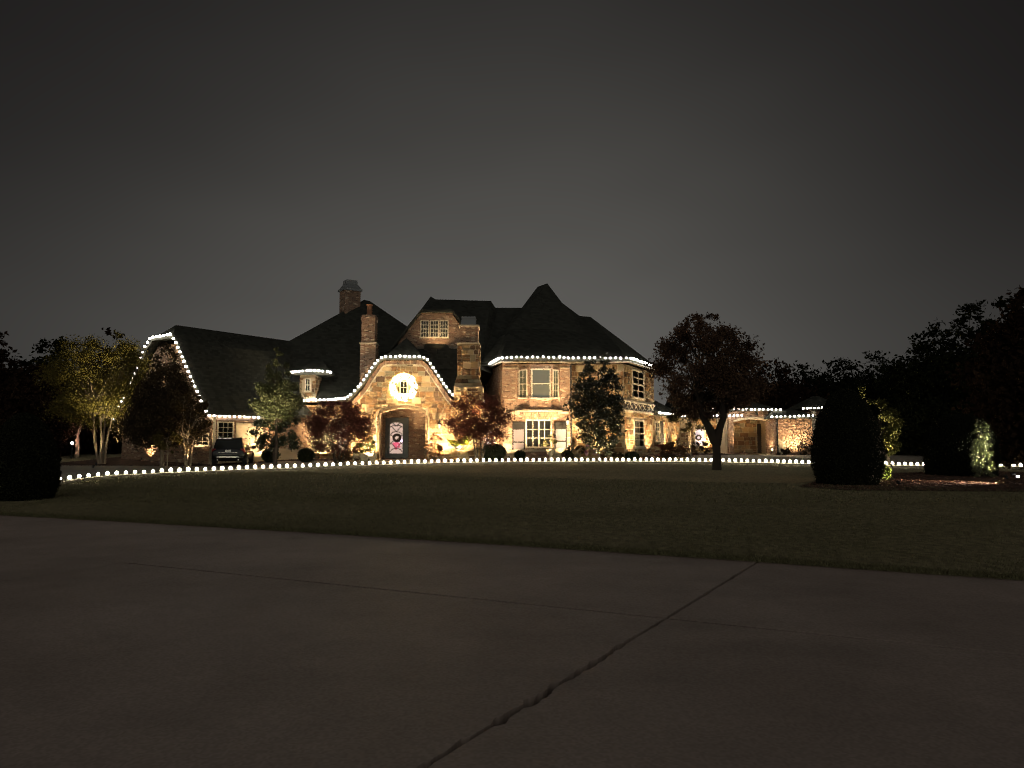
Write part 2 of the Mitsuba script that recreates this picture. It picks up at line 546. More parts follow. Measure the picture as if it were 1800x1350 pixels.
# slopes as thick bands, the top closed by a clipped ridge
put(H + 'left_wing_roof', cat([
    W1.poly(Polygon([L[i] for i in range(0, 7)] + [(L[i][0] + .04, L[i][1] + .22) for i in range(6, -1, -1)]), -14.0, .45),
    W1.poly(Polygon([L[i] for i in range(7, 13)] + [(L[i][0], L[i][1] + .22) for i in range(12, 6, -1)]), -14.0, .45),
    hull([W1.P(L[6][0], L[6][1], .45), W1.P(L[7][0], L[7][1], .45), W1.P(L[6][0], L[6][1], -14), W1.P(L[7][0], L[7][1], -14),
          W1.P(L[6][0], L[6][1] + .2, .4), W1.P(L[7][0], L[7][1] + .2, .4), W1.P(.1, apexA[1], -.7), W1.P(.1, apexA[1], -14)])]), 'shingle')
W2o = W1.P(wall_pts[-1][0] + .003, 0)[:2]
W2 = Frame(W2o, back1)
for (x0, y0, x1, y1, c, r) in [(381, 741, 410, 779, 3, 4), (343, 761, 367, 784, 2, 3)]:
    s0, s1, z0, z1 = W2.rect(x0, y0, x1, y1)
    window('house', W2, s0, s1, z0, z1, c, r)
s0, s1, z0, z1 = W2.rect(414, 744, 462, 792)
put(H + 'left_wing_panel', W2.box(s0, s1, z0, z1, 0, .04), 'limestone')
lim = [W2.box(0, 8.4, .0, 1.12, 0, .05), W2.box(0, 8.4, 1.12, 1.2, 0, .09)]
put(H + 'left_wing_plinth', cat(lim), 'limestone')
put(H + 'left_wing_corner_board', W2.box(W2.hit(373, 770)[0], W2.hit(378, 770)[0], 1.2, 3.3, 0, .06), 'trim')

# ------------------------------------------------------------------ B: pyramid roof behind the entry
apB = at(644, 527, 62)
brick(H + 'main_wall', abox(-21, -.5, 55.0, 69, 0, 4.55))
eB = at(560, 705, 53.4)[2]
put(H + 'main_roof', hull([(-24, 53.4, eB), (-3.2, 53.4, eB), (-24, 71, eB), (-3.2, 71, eB), (-24, 53.4, eB + .16), (-3.2, 53.4, eB + .16), (-3.2, 55.8, 7.2), (-3.2, 69, 7.2), (-24, 71, eB + .16), (-3.2, 71, eB + .16), apB + [-.2, 0, 0], apB + [.25, .3, -.05]]), 'shingle')
polyB = Polygon(B.px([(478, 812), (478, 712), (624, 712), (624, 812)]))
wb = B.rect(548, 738, 592, 791)
wb2 = B.rect(497, 745, 518, 795)
mainB = polyB.difference(sbox(wb[0] - .55, wb[2] - .1, wb[1] + .75, wb[3] + .2)).difference(sbox(*[wb2[i] for i in (0, 2, 1, 3)]).buffer(.1))
brick_wall_b = put(H + 'front_wall', B.poly(polyB, -1.1, .01), 'mortar')
stones(brick_wall_b, B, mainB, 21, light=1.05)
window('house', B, wb[0], wb[1], wb[2], wb[3], 2, 4, blind='blind', half=True)
window('house', B, wb2[0], wb2[1], wb2[2], wb2[3], 2, 4)


def shutter(fr, s0, s1, z0, z1):
    k = uniq(H + 'shutter')
    scene[k] = mikit.ply(cat([fr.box(s0 + .02, s1 - .02, z0, z1, .03, .06)] + [fr.box(s0 + (s1 - s0) * i / 5 + .01, s0 + (s1 - s0) * (i + 1) / 5 - .01, z0 + .02, z1 - .02, .06, .075) for i in range(5)]), 'shutter_board')
    put(k + '__strap', fr.box(s0, s1, z1 - (z1 - z0) * .27, z1 + .02, .06, .10), 'shutter_dark')
    put(k + '__strap', fr.box(s0, s1, z0 + (z1 - z0) * .24, z0 + (z1 - z0) * .29, .06, .10), 'shutter_dark')
    put(k + '__edge', cat([fr.box(s0 - .06, s0 + .03, z0 - .05, z1, .03, .09), fr.box(s1 - .03, s1 + .06, z0 - .05, z1, .03, .09)]), 'shutter_dark')


shutter(B, wb[1] + .12, wb[1] + .78, wb[2] - .05, wb[3])
put(H + 'window_ledge', B.box(wb[0] - .5, wb[1] + .4, wb[2] - .28, wb[2] - .12, 0, .22), 'limestone')

# dormer on this roof
DO = Frame((0, 53.25), (1, 0))
dz = at(545, 659, 53.0)[2]
sd0, sd1 = DO.hit(527, 680)[0], DO.hit(554, 680)[0]
k = put(H + 'dormer', DO.box(sd0, sd1, 4.6, dz, -5, 0), 'mortar')
lab(k, 'small lit stone dormer with a narrow window')
s0, s1, z0, z1 = DO.rect(536.5, 665, 546, 688)
dpoly = sbox(sd0, 4.95, sd1, dz - .12).difference(sbox(s0 - .12, z0 - .1, s1 + .12, z1 + .1))
stones(k, DO, dpoly, 31, h=(.2, .34), w=(.24, .5))
DS = Frame(DO.P(sd1, 0)[:2], (0, 1))
stones(k, DS, sbox(0, 4.95, 2.4, dz - .12), 32, h=(.2, .34), w=(.24, .5))
window('house', DO, s0, s1, z0, z1, 2, 2, fw=.06)
dr0, dr1 = at(515, 659.5, 52.8), at(581, 658.5, 52.8)
put(H + 'dormer_roof', hull([(dr0[0], 52.8, dz), (dr1[0], 52.8, dz), (dr0[0], 52.8, dz + .12), (dr1[0], 52.8, dz + .12), (dr0[0], 59.5, dz), (dr1[0], 59.5, dz), at(551, 635, 54.6), at(569, 635, 54.6), at(551, 632, 59.5), at(569, 632, 59.5)]), 'shingle')

# ------------------------------------------------------------------ C: entry gable
pxC = [(612, 702.5), (622, 694), (634, 681), (645, 666), (656, 649), (668, 634.5), (676, 631.5), (743, 631.5), (751, 636), (762, 652), (774, 670), (788, 690), (802, 704)]
LC = C.px(pxC, .5)
inner = C.px([(617, 812), (617, 709), (627, 697), (640, 681), (653, 660), (667, 640), (676, 634), (743, 634), (752, 641), (764, 658), (777, 678), (791, 699), (801, 710), (801, 812)])
arch_l, arch_r = C.hit(667, 770)[0], C.hit(748, 770)[0]
z_sp, z_cr = C.hit(707, 727.5)[1], C.hit(707, 718)[1]
arc = [(arch_l + (arch_r - arch_l) * t, z_sp + (z_cr - z_sp) * (1 - (2 * t - 1) ** 2)) for t in np.linspace(0, 1, 25)]
opening = Polygon([(arch_l, -.2)] + arc + [(arch_r, -.2)])
gp = Polygon(inner).buffer(0)
gw = put(H + 'entry_wall', C.poly(gp.difference(opening), -.45, 0), 'mortar')
lab(gw, 'stone entry gable wall with arched porch opening')
# voussoirs round the arch, jambs, the soldier course under the verge
for i in range(24):
    a, b = np.array(arc[i]), np.array(arc[i + 1])
    up = np.array([-(b - a)[1], (b - a)[0]])
    up = nrm(up) * .26
    put(gw + '__arch_stone', C.poly([a + (b - a) * .06, b - (b - a) * .06, b + up * .7 - (b - a) * .02, a + up * .7 + (b - a) * .02], -.3, .05), 'jamb_stone')
for s in (arch_l - .17, arch_r + .02):
    z = .3
    q = np.random.default_rng(4)
    while z < z_sp - .1:
        hh = q.uniform(.28, .42)
        put(gw + '__jamb_stone', C.box(s, s + .15, z + .01, min(z + hh, z_sp) - .01, -.3, .05), 'jamb_stone')
        z += hh
top_line = LineString(inner[1:-1])
band = top_line.buffer(.27, cap_style=2, join_style=2).intersection(gp)
m, uvm = box_uv(C.poly(band, 0, .05))
uvm = uvm[:, ::-1]
put(gw + '__soldier_course', m, 'brick', uv=uvm)
put(gw + '__string_line', C.poly(top_line.buffer(.33, cap_style=2, join_style=2).difference(top_line.buffer(.27, cap_style=2, join_style=2)).intersection(gp), 0, .07), 'limestone')
wc = C.hit(710, 681)
body = gp.difference(top_line.buffer(.34, cap_style=2)).difference(opening.buffer(.29)).difference(sbox(wc[0] - .35, wc[1] - .5, wc[0] + .35, wc[1] + .5))
n_entry = stones(gw, C, body, 7, h=(.28, .46), w=(.32, .70))
window('house', C, wc[0] - .27, wc[0] + .27, wc[1] - .48, wc[1] + .48, 2, 2, fw=.06, mat='trim')
# roof of the gable
apC = C.hit(710, 592)[1]
xr = C.hit(710, 592)[0]
nL = 7
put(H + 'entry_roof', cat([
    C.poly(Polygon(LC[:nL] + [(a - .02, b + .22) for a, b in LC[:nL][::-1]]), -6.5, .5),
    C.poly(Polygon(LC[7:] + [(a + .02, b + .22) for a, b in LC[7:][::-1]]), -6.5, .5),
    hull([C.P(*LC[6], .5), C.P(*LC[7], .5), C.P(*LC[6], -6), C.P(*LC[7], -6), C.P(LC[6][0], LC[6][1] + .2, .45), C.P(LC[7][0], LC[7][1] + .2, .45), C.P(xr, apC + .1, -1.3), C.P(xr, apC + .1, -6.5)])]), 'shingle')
# the low skirt of roof that sweeps into the left slope
put(H + 'roof_skirt', cat([hull([at(541, 706, 53.3), at(541, 704, 53.3), at(614, 703, 52.0), at(614, 700, 52.0), at(541, 700, 54.6), at(614, 690, 54.8)])]), 'shingle')
# porch recess
for nm, bx in (('porch_wall', abox(arch_l - .9, arch_l - .2, 52.44, 55, 0, 4.2)), ('porch_wall', abox(arch_r + .02, arch_r + .5, 52.44, 55, 0, 4.2)), ('porch_wall', abox(arch_l - .9, arch_r + .5, 54.4, 54.8, 0, 4.2))):
    brick(H + nm, bx)
put(H + 'porch_ceiling', abox(arch_l - .9, arch_r + .5, 52.44, 54.4, 4.18, 4.3), 'wood_dark')
put(H + 'porch_floor', abox(arch_l - .2, arch_r, 51.2, 54.4, .2, .44), 'drive_concrete')
# front door: frame, leaf, glass with scrolls, a small wreath; the lit hall behind it
PD = Frame((0, 54.39), (1, 0))
s0, s1, z0, z1 = PD.rect(680.5, 737, 715, 808)
z0 = .45
dk = uniq(H + 'door')
gs0, gs1, gz0, gz1 = PD.rect(685.5, 742.5, 708, 797)
garc = [(gs0 + (gs1 - gs0) * t, gz1 - .14 + .14 * (1 - (2 * t - 1) ** 2)) for t in np.linspace(0, 1, 9)]
gl = Polygon([(gs0, gz0)] + garc + [(gs1, gz0)])
scene[dk] = mikit.ply(PD.poly(sbox(s0, z0, s1, z1).difference(gl), 0, .10), 'door_paint')
lab(dk, 'dark iron door with a tall lit glass panel')
put(dk + '__frame', cat([PD.box(s0 - .12, s0 - .002, z0, z1 + .12, 0, .16), PD.box(s1 + .002, s1 + .14, z0, z1 + .12, 0, .16), PD.box(s0, s1, z1 + .003, z1 + .12, 0, .155)]), 'door_paint')
put(dk + '__lit_hall', PD.poly(gl.buffer(.02), .004, .012), 'curtain', emitter=emit(np.array([.56, .40, .31])))
put(dk + '__glass', PD.poly(gl.buffer(.01), .05, .056), 'glass')
cx, cz, gw_ = (gs0 + gs1) / 2, (gz0 + gz1) / 2, gs1 - gs0
scr = []
for q, (za, zb) in enumerate([(.06, .32), (.30, .58), (.60, .86), (.84, .99)]):
    for f_ in (-1, 1):
        t = np.linspace(0, 1, 14)
        pts = [PD.P(cx + f_ * gw_ * .46 * (1 - 2 * a) * (1 if q % 2 else -1), gz0 + (gz1 - gz0) * (za + (zb - za) * a) + .06 * math.sin(a * 9), .075) for a in t]
        scr.append(tube(pts, .030, 5))
put(dk + '__scrollwork', cat(scr), 'dark_metal')
wz = gz0 + (gz1 - gz0) * .50
ring = trimesh.creation.torus(.24, .095, 20, 8)
ring.apply_transform(trimesh.transformations.rotation_matrix(math.pi / 2, [1, 0, 0]))
ring.vertices += (meshkit.noise(ring.vertices * 30)[:, None] - .5) * .05
ring.apply_translation(PD.P(cx + .06, wz, .14))
wr = thing('door_wreath', 'small dark wreath hanging on the lit front door', 'wreath')
put(wr + '__ring', ring, 'wood_dark')
bw = cat([ball(PD.P(cx + dx_, gz0 + (gz1 - gz0) * dz_, .02), r_, 1) for dx_, dz_, r_ in [(-.16, .30, .13), (.05, .34, .12), (-.05, .24, .15), (.2, .22, .1), (.0, .16, .1), (.18, .3, .1)]])
bw.vertices[:, 1] = PD.o[1] - (.02 + (PD.o[1] - bw.vertices[:, 1]) * .12)
put(dk + '__glowing_hall_flowers', bw, 'red_berry', emitter=emit([.85, .16, .26]))  # flowers emit red themselves, in place of hall light falling on them
put(dk + '__hall_lamp', ball(PD.P(gs1 - .08, gz0 + (gz1 - gz0) * .40, .03), .085, 2, (1, .3, 1)) if False else PD.box(gs1 - .2, gs1 - .02, gz0 + (gz1 - gz0) * .36, gz0 + (gz1 - gz0) * .46, .018, .03), 'curtain', emitter=emit([2.2, 1.5, 2.4]))
# wall lanterns either side
for px_, lb in ((649, 'black carriage lantern on the stone left of the porch arch'), (773, 'black carriage lantern on the stone right of the porch arch')):
    s, z = C.hit(px_, 749)
    t = thing('wall_lantern', lb, 'lantern', 'lanterns on the house walls')
    c = C.P(s, z, .28)
    put(t + '__cage', lathe([[0, -.22], [.07, -.2], [.1, .12], [.095, .12], [.065, -.18], [0, -.18]], 6, c), 'curtain')
    put(t + '__roof', lathe([[0, .34], [.03, .3], [.17, .14], [.16, .12], [0, .12]], 6, c), 'dark_metal')
    put(t + '__bracket', cat([tube([C.P(s, z + .35, 0), C.P(s, z + .42, .12), C.P(s, z + .38, .25), C.P(s, z + .3, .28)], .018, 6), C.box(s - .05, s + .05, z + .2, z + .45, 0, .03)]), 'dark_metal')

# ------------------------------------------------------------------ D: upper gable with the triple window
dpts = D.px([(700, 616), (700, 600), (741, 549), (793, 549), (838, 613), (838, 616)])
brick(H + 'upper_gable_wall', D.poly(dpts, -6, 0))
put(H + 'upper_gable_sill', D.poly(D.px([(716, 613), (716, 609.5), (806, 609.5), (806, 613)]), 0, .12), 'gutter')
for x0 in (739, 756, 773):
    s0, s1, z0, z1 = D.rect(x0, 563, x0 + 15.5, 593.5)
    window('house', D, s0, s1, z0, z1, 3 if x0 != 756 else 3, 4, fw=.07, mun=.035)
dv = D.px([(676, 630), (740, 548), (795, 548), (842, 615)], .5)
DX = D.hit(767, 520)[0]
zD = D.hit(767, 507)[1]
put(H + 'upper_gable_roof', cat([
    D.poly(Polygon([dv[0], dv[1], (dv[1][0], dv[1][1] + .2), (dv[0][0] - .16, dv[0][1] + .12)]), -6, .5),
    D.poly(Polygon([dv[2], dv[3], (dv[3][0] + .16, dv[3][1] + .12), (dv[2][0], dv[2][1] + .2)]), -6, .5),
    hull([D.P(*dv[1], .5), D.P(*dv[2], .5), D.P(dv[1][0], dv[1][1] + .2, .45), D.P(dv[2][0], dv[2][1] + .2, .45), D.P(*dv[1], -6), D.P(*dv[2], -6), at(757, 521, 60), at(757, 521, 60) + [0, 3, 0]])]), 'shingle')
# E: ridge behind, running right, and the front slope below the gable
e0, e1, e2, e3 = at(762, 526, 63), at(863, 529, 63), at(882, 541, 64), at(915, 541, 64)
put(H + 'ridge_roof', cat([hull([e0, e1, (e0[0], 54, 7.0), (-2.5, 56.4, 7.3), (e0[0], 71, 6), (4, 71, 6), e1 + [0, 3, 0], e0 + [0, 3, 0]]),
                           hull([e2, at(870, 541, 64.2), e3, e2 + [0, 3, 0], e3 + [3, 3, 0], (-3.2, 57, 7.6), (3, 57, 7.6), (-3.2, 71, 7.6), (4, 71, 7.6)])]), 'shingle')
put(H + 'front_slope_roof', hull([(-8.3, 52.9, 4.75), (-2.6, 52.9, 4.75), (-8.3, 57.2, 9.15), (-2.6, 57.2, 9.15), (-8.3, 57.2, 4.75), (-2.6, 57.2, 4.75)]), 'shingle')

# ------------------------------------------------------------------ F: right wing
we = FR.hit(1149, 720)[0]
FE = FR.P(we, 0)[:2]
plan = [(-2.25, 62), ((883 - 900) / F * 54.4, 54.4), ((1005 - 900) / F * 54.4, 54.4), ((1005 - 900) / F * 54.9, 54.9), tuple(FK), tuple(FE), (FE[0], 70), (-2.25, 70)]
brick(H + 'right_wing_wall', prism(plan, 0, 7.5))
eav = [at(846, 655, 61.5), at(880, 637, 54), at(905, 636, 53.7), at(985, 637.5, 53.7), at(1006, 639.5, 54.1), at(1040, 637.5, 54.0), at(1075, 634.8, 53.9), at(1106, 632, 53.8), at(1160, 650, 61.6)]
eav = np.array([[p[0], p[1], 7.62] for p in eav])
backp = np.array([[eav[-1][0], 72, 7.62], [eav[0][0], 72, 7.62]])
base = np.vstack([eav, backp])
put(H + 'right_wing_roof', cat([hull(np.vstack([base, base + [0, 0, .18], [at(905, 545, 64), at(1038, 557, 64), at(1024, 557.5, 65), at(905, 545, 67), at(1038, 557, 67)]])),
                                hull(np.vstack([[at(945, 504, 66), at(962, 498, 64), (-2.5, 56.8, 7.8), (7.4, 56.4, 7.8), (-3.2, 71, 7.8), (9.0, 71, 7.8)]])),
                                hull(np.vstack([[at(985, 530, 64.3), at(962, 530, 65.5), at(1023, 558.5, 63.6), at(1000, 558, 67), (7.4, 56.6, 7.8), (1.0, 56.6, 7.8), (9.0, 70, 7.8), (1.0, 70, 7.8)]])),
                                hull([at(906, 637, 53.3) * [1, 1, 0] + [0, 0, 7.63], at(984, 637, 53.3) * [1, 1, 0] + [0, 0, 7.63], at(906, 637, 53.3) * [1, 1, 0] + [0, 0, 7.8], at(984, 637, 53.3) * [1, 1, 0] + [0, 0, 7.8],
                                      at(890, 637, 54.6) * [1, 1, 0] + [0, 0, 7.7], at(1000, 637, 54.6) * [1, 1, 0] + [0, 0, 7.7], at(938, 606, 56.2)])]), 'shingle')
# gutter under the eave, following it
gut = [tube(np.array([eav[i], eav[i + 1]]) + [0, 0, -.06], .07, 8) for i in range(len(eav) - 1)]
put(H + 'right_wing_gutter', cat(gut), 'gutter')
for q0, q1 in ((884, 911), (984, 1003)):
    put(H + 'soffit_course', FF.box(FF.hit(q0, 645)[0], FF.hit(q1, 645)[0], 7.12, 7.2, 0, .06), 'limestone')
# bay on the upper floor
b0, b1, b2, b3 = FF.hit(908, 680)[0], FF.hit(930, 680)[0], FF.hit(969, 680)[0], FF.hit(986, 680)[0]
zb0, zb1 = FF.hit(945, 721)[1], FF.hit(945, 641)[1]
bayplan = [(b0, 54.45), (b1 + .05, 53.75), (b2 - .05, 53.75), (b3, 54.45)]
bay = brick(H + 'bay', prism(bayplan, zb0, zb1))
lab(bay, 'upper bay with three tall windows')
put(H + 'bay_sill', prism([(b0 - .22, 54.45), (b1 - .1, 53.6), (b2 + .1, 53.6), (b3 + .22, 54.45)], zb0 - .12, zb0 + .003), 'limestone')
BF = Frame(bayplan[1], (1, 0))
s0, s1, z0, z1 = BF.rect(934, 648, 968, 700.5)
window('house', BF, s0, s1, z0, z1, 1, 2, blind='blind', fw=.08)
for k2 in (-1, 1):
    put(H + 'window__muntin', BF.box(s0 + .5 + .35 * (k2 + 1), s0 + .52 + .35 * (k2 + 1), (z0 + z1) / 2, z1 - .1, .03, .05), 'trim') if False else None
BL = Frame(bayplan[0], np.array(bayplan[1]) - np.array(bayplan[0]))
BR = Frame(bayplan[2], np.array(bayplan[3]) - np.array(bayplan[2]))
s0, s1, z0, z1 = BL.rect(912.5, 650, 927, 700)
window('house', BL, max(s0, .08), min(s1, np.linalg.norm(np.array(bayplan[1]) - bayplan[0]) - .05), z0, z1, 2, 4, blind='blind', fw=.07)
s0, s1, z0, z1 = BR.rect(971, 650, 981, 700)
window('house', BR, max(s0, .05), min(s1, np.linalg.norm(np.array(bayplan[3]) - bayplan[2]) - .08), z0, z1, 2, 4, blind='blind', fw=.07)
# ground floor window with its surround, arch of soldier bricks, shutters
s0, s1, z0, z1 = FF.rect(924, 737.5, 970, 787)
window('house', FF, s0, s1, z0, z1, 4, 3, half=True, fw=.1, mun=.05)
m, uvm = box_uv(FF.box(s0 - .15, s1 + .15, z1 + .02, z1 + .52, 0, .06))
put(H + 'soldier_arch', m, 'brick', uv=uvm[:, ::-1])
for q0, q1 in ((893, 913), (981, 999)):
    put(H + 'ledge', FF.box(FF.hit(q0, 725)[0], FF.hit(q1, 725)[0], zb0 - .3, zb0 - .12, 0, .14), 'limestone')
put(H + 'window_ledge', FF.box(s0 - .1, s1 + .1, z0 - .3, z0 - .12, 0, .25), 'limestone')
shutter(FF, FF.hit(902, 760)[0], FF.hit(921.5, 760)[0], FF.hit(910, 790)[1], FF.hit(910, 742)[1])
shutter(FF, FF.hit(976, 760)[0], FF.hit(995, 760)[0], FF.hit(985, 788)[1], FF.hit(985, 742)[1])
for x0, x1 in ((884, 923), (973, 1004)):
    a, b = FF.hit(x0, 790)[0], FF.hit(x1, 790)[0]
    q = np.random.default_rng(x0)
    s = a
    while s < b - .1:
        w = min(q.uniform(.5, .8), b - s)
        for zz in (.3, .72, 1.14):
            put(H + 'plinth_block', FF.box(s + .01, s + w - .01, zz + .01, zz + .40, 0, .02 + .01 * q.random()), 'limestone')
        s += w
put(H + 'downspout', tube([FF.P(FF.hit(1003.5, 700)[0], 7.4, .1), FF.P(FF.hit(1003.5, 700)[0], .4, .1)], .055, 8), 'dark_metal')
t = thing('wall_lantern', 'black lantern on the brick right of the far shuttered window', 'lantern', 'lanterns on the house walls')
s, z = FF.hit(999.5, 742)
c = FF.P(s - .1, z, .22)
put(t + '__cage', lathe([[0, -.22], [.07, -.2], [.1, .12], [.095, .12], [.065, -.18], [0, -.18]], 6, c), 'curtain')
put(t + '__roof', lathe([[0, .42], [.03, .34], [.16, .14], [.15, .12], [0, .12]], 6, c), 'dark_metal')
put(t + '__bracket', tube([FF.P(s - .1, z + .4, 0), FF.P(s - .1, z + .48, .12), FF.P(s - .1, z + .36, .22)], .018, 6), 'dark_metal')
# stone corner section and right face
fl = np.linalg.norm(FK - FS.o)
ks = put(H + 'stone_wall', FS.box(.02, fl, 0, 7.45, -.1, .02), 'mortar')
stones(ks, FS, sbox(.05, .3, fl - .02, 7.4), 41, h=(.3, .5), w=(.4, .9), proud=(.03, .06))
kr = put(H + 'side_wall', FR.box(0, we, 0, 7.45, -.1, .02), 'mortar')
upw = FR.rect(1110.5, 651, 1131.5, 701)
low = FR.rect(1114, 738, 1131.5, 786)
z_l0, z_l1 = FR.hit(1100, 722)[1], FR.hit(1100, 704)[1]
ps = sbox(.02, .3, we - .02, 7.4).difference(sbox(upw[0] - .15, upw[2] - .15, upw[1] + .15, upw[3] + .15)).difference(sbox(low[0] - .15, low[2] - .15, low[1] + .15, low[3] + .15)).difference(sbox(-1, z_l0 - .1, 20, z_l1 + .1))
stones(kr, FR, ps, 42, h=(.3, .5), w=(.45, 1.1), proud=(.03, .06))
window('house', FR, upw[0], upw[1], upw[2], upw[3], 2, 4, fw=.12, blind='blind', mun=.07)
window('house', FR, low[0], low[1], low[2], low[3], 2, 4, fw=.12, blind='blind', mun=.07)
lt = put(H + 'lattice_band', FR.box(0, we, z_l0, z_l1, 0, .03), 'wood_dark')
put(lt + '__rail', FR.box(-.05, we + .1, z_l1 - .1, z_l1 + .02, .03, .12), 'trim')
put(lt + '__rail', FR.box(-.05, we + .1, z_l0 - .04, z_l0 + .08, .03, .12), 'trim')
npan = 7
for i in range(npan):
    a, b = we * i / npan + .05, we * (i + 1) / npan - .02
    for p, q in (((a, z_l0 + .1), (b, z_l1 - .1)), ((b, z_l0 + .1), (a, z_l1 - .1))):
        dx_ = .05
        put(lt + '__slat', FR.poly([(p[0] - dx_, p[1]), (p[0] + dx_, p[1]), (q[0] + dx_, q[1]), (q[0] - dx_, q[1])], .03, .07 + (.01 if p[0] == a else 0)), 'trim')
stone_l = FR.rect(1098, 737, 1148, 800)

# chimneys
def chimney(key, x0, x1, y_top, y_bot, Y, depth, seed=None, label=None):
    p0, p1 = at(x0, y_top, Y), at(x1, y_top, Y)
    return p0[0], p1[0], p0[2], at(x0, y_bot, Y)[2]


x0, x1, zt, _ = chimney('', 804, 842, 607, 0, 51.4, 0)
CH = Frame((0, 51.4), (1, 0))
ch = brick(H + 'chimney', cat([abox(at(808, 572, 51.4)[0], at(840, 572, 51.4)[0], 51.42, 53, zt, at(820, 574, 51.4)[2])]))
lab(ch, 'stone and brick chimney right of the entry gable')
z6, z7 = at(820, 660, 51.4)[2], at(820, 672, 51.4)[2]
xl, xr2 = at(798, 700, 51.4)[0], at(849, 700, 51.4)[0]
put(ch + '__shaft', cat([abox(x0, x1, 51.4, 53, z6, zt + .1), abox(xl, xr2, 51.2, 53, 0, z7 - .3)]), 'mortar')
CH1 = Frame((0, 51.2), (1, 0))
for q in range(3):
    f0, f1 = q / 3, (q + 1) / 3
    lx = lambda f: (x0 + (xl - x0) * f, x1 + (xr2 - x1) * f, 51.38 - .2 * f, z6 + (z7 - .3 - z6) * f)
    a, b = lx(f0), lx(f1)
    n_ = 3 + q % 2
    for w in range(n_):
        u0, u1 = w / n_, (w + 1) / n_ - .02
        mm = hull([(c[0] + (c[1] - c[0]) * u, yy, c[3] - (.02 if c is a else -.01)) for c in (a, b) for u in (u0, u1) for yy in (c[2], 53)])
        put(ch + '__stone', mm, 'stone', color=np.tile(PAL[(q * 3 + w) % 7] * 1.1, (len(mm.vertices), 1)))
stones(ch, CH, sbox(x0 + .01, z6, x1 - .01, zt + .1), 51, h=(.25, .5), w=(.3, .7))
stones(ch, CH1, sbox(xl + .01, .3, xr2 - .01, z7 - .35), 52, h=(.25, .5), w=(.35, .8), light=1.15)
CHS = Frame((x1, 51.4), (0, 1))
stones(ch, CHS, sbox(.02, z6, 1.55, zt + .1), 53, h=(.25, .5), w=(.3, .7))
mx = (x0 + x1) / 2
put(ch + '__collar', abox(x0 - .04, x1 + .04, 51.34, 53.06, zt + .08, zt + .2), 'limestone')
put(ch + '__collar', abox(at(806, 572, 51.4)[0], at(842, 572, 51.4)[0], 51.36, 53.1, at(820, 574, 51.4)[2], at(820, 571, 51.4)[2]), 'limestone')
zc = at(820, 571, 51.4)[2]
put(ch + '__cap', cat([hull([(mx - .55, 51.5, zc), (mx + .55, 51.5, zc), (mx - .55, 52.9, zc), (mx + .55, 52.9, zc), (mx - .48, 51.6, zc + .5), (mx + .48, 51.6, zc + .5), (mx - .48, 52.8, zc + .5), (mx + .48, 52.8, zc + .5)]), abox(mx - .5, mx + .5, 51.55, 52.85, zc + .5, zc + .62)]), 'cap_metal')
# slim brick chimney with a clay pot
Yc = 54.2
a, b, c_, d_ = at(634, 560, Yc), at(660.5, 600, Yc), at(635, 603, Yc), at(657, 553, Yc)
ch2 = brick(H + 'chimney', cat([abox(a[0], b[0], Yc, Yc + 1.1, 3, c_[2]), abox(at(635, 600, Yc)[0], at(658.5, 600, Yc)[0], Yc + .05, Yc + 1.05, c_[2], d_[2]), abox(at(633.5, 600, Yc)[0], at(659.5, 600, Yc)[0], Yc + .0, Yc + 1.1, at(640, 562, Yc)[2], at(640, 557, Yc)[2])]))
lab(ch2, 'slim brick chimney with an orange clay pot')
put(ch2 + '__collar', abox(a[0] - .06, b[0] + .06, Yc - .05, Yc + 1.15, c_[2] - .08, c_[2] + .05), 'limestone')
put(ch2 + '__pot', lathe([[0, 0], [.26, 0], [.2, .15], [.2, .72], [.26, .76], [.26, .86], [.18, .86], [.18, .3], [0, .3]], 14, [at(647, 550, Yc)[0], Yc + .55, d_[2]]), 'terracotta', 40)
# tall far chimney, turned
Yf = 61.5
R = trimesh.transformations.rotation_matrix(math.radians(35), [0, 0, 1])
cx3, zt3 = at(615.5, 513, Yf), at(615, 513, Yf)[2]
m = trimesh.creation.box([1.38, 1.25, 6])
m.apply_transform(R)
m.apply_translation([cx3[0], Yf, zt3 - 3])
ch3 = brick(H + 'chimney', m)
lab(ch3, 'tall far brick chimney with a dark metal cap')
cp = [np.array([sx * w, sy * w * .93, zz]) for zz, w in ((0, .80), (.18, .80)) for sx in (-1, 1) for sy in (-1, 1)]
cp2 = [np.array([sx * w, sy * w * .93, zz]) for zz, w in ((.18, .76), (.55, .52)) for sx in (-1, 1) for sy in (-1, 1)]
cp3 = [np.array([sx * w, sy * w * .93, zz]) for zz, w in ((.55, .50), (.95, .46)) for sx in (-1, 1) for sy in (-1, 1)]
m = cat([hull(cp), hull(cp2), hull(cp3)])
m.apply_transform(R)
m.apply_translation([cx3[0], Yf, zt3])
put(ch3 + '__cap', m, 'cap_metal')

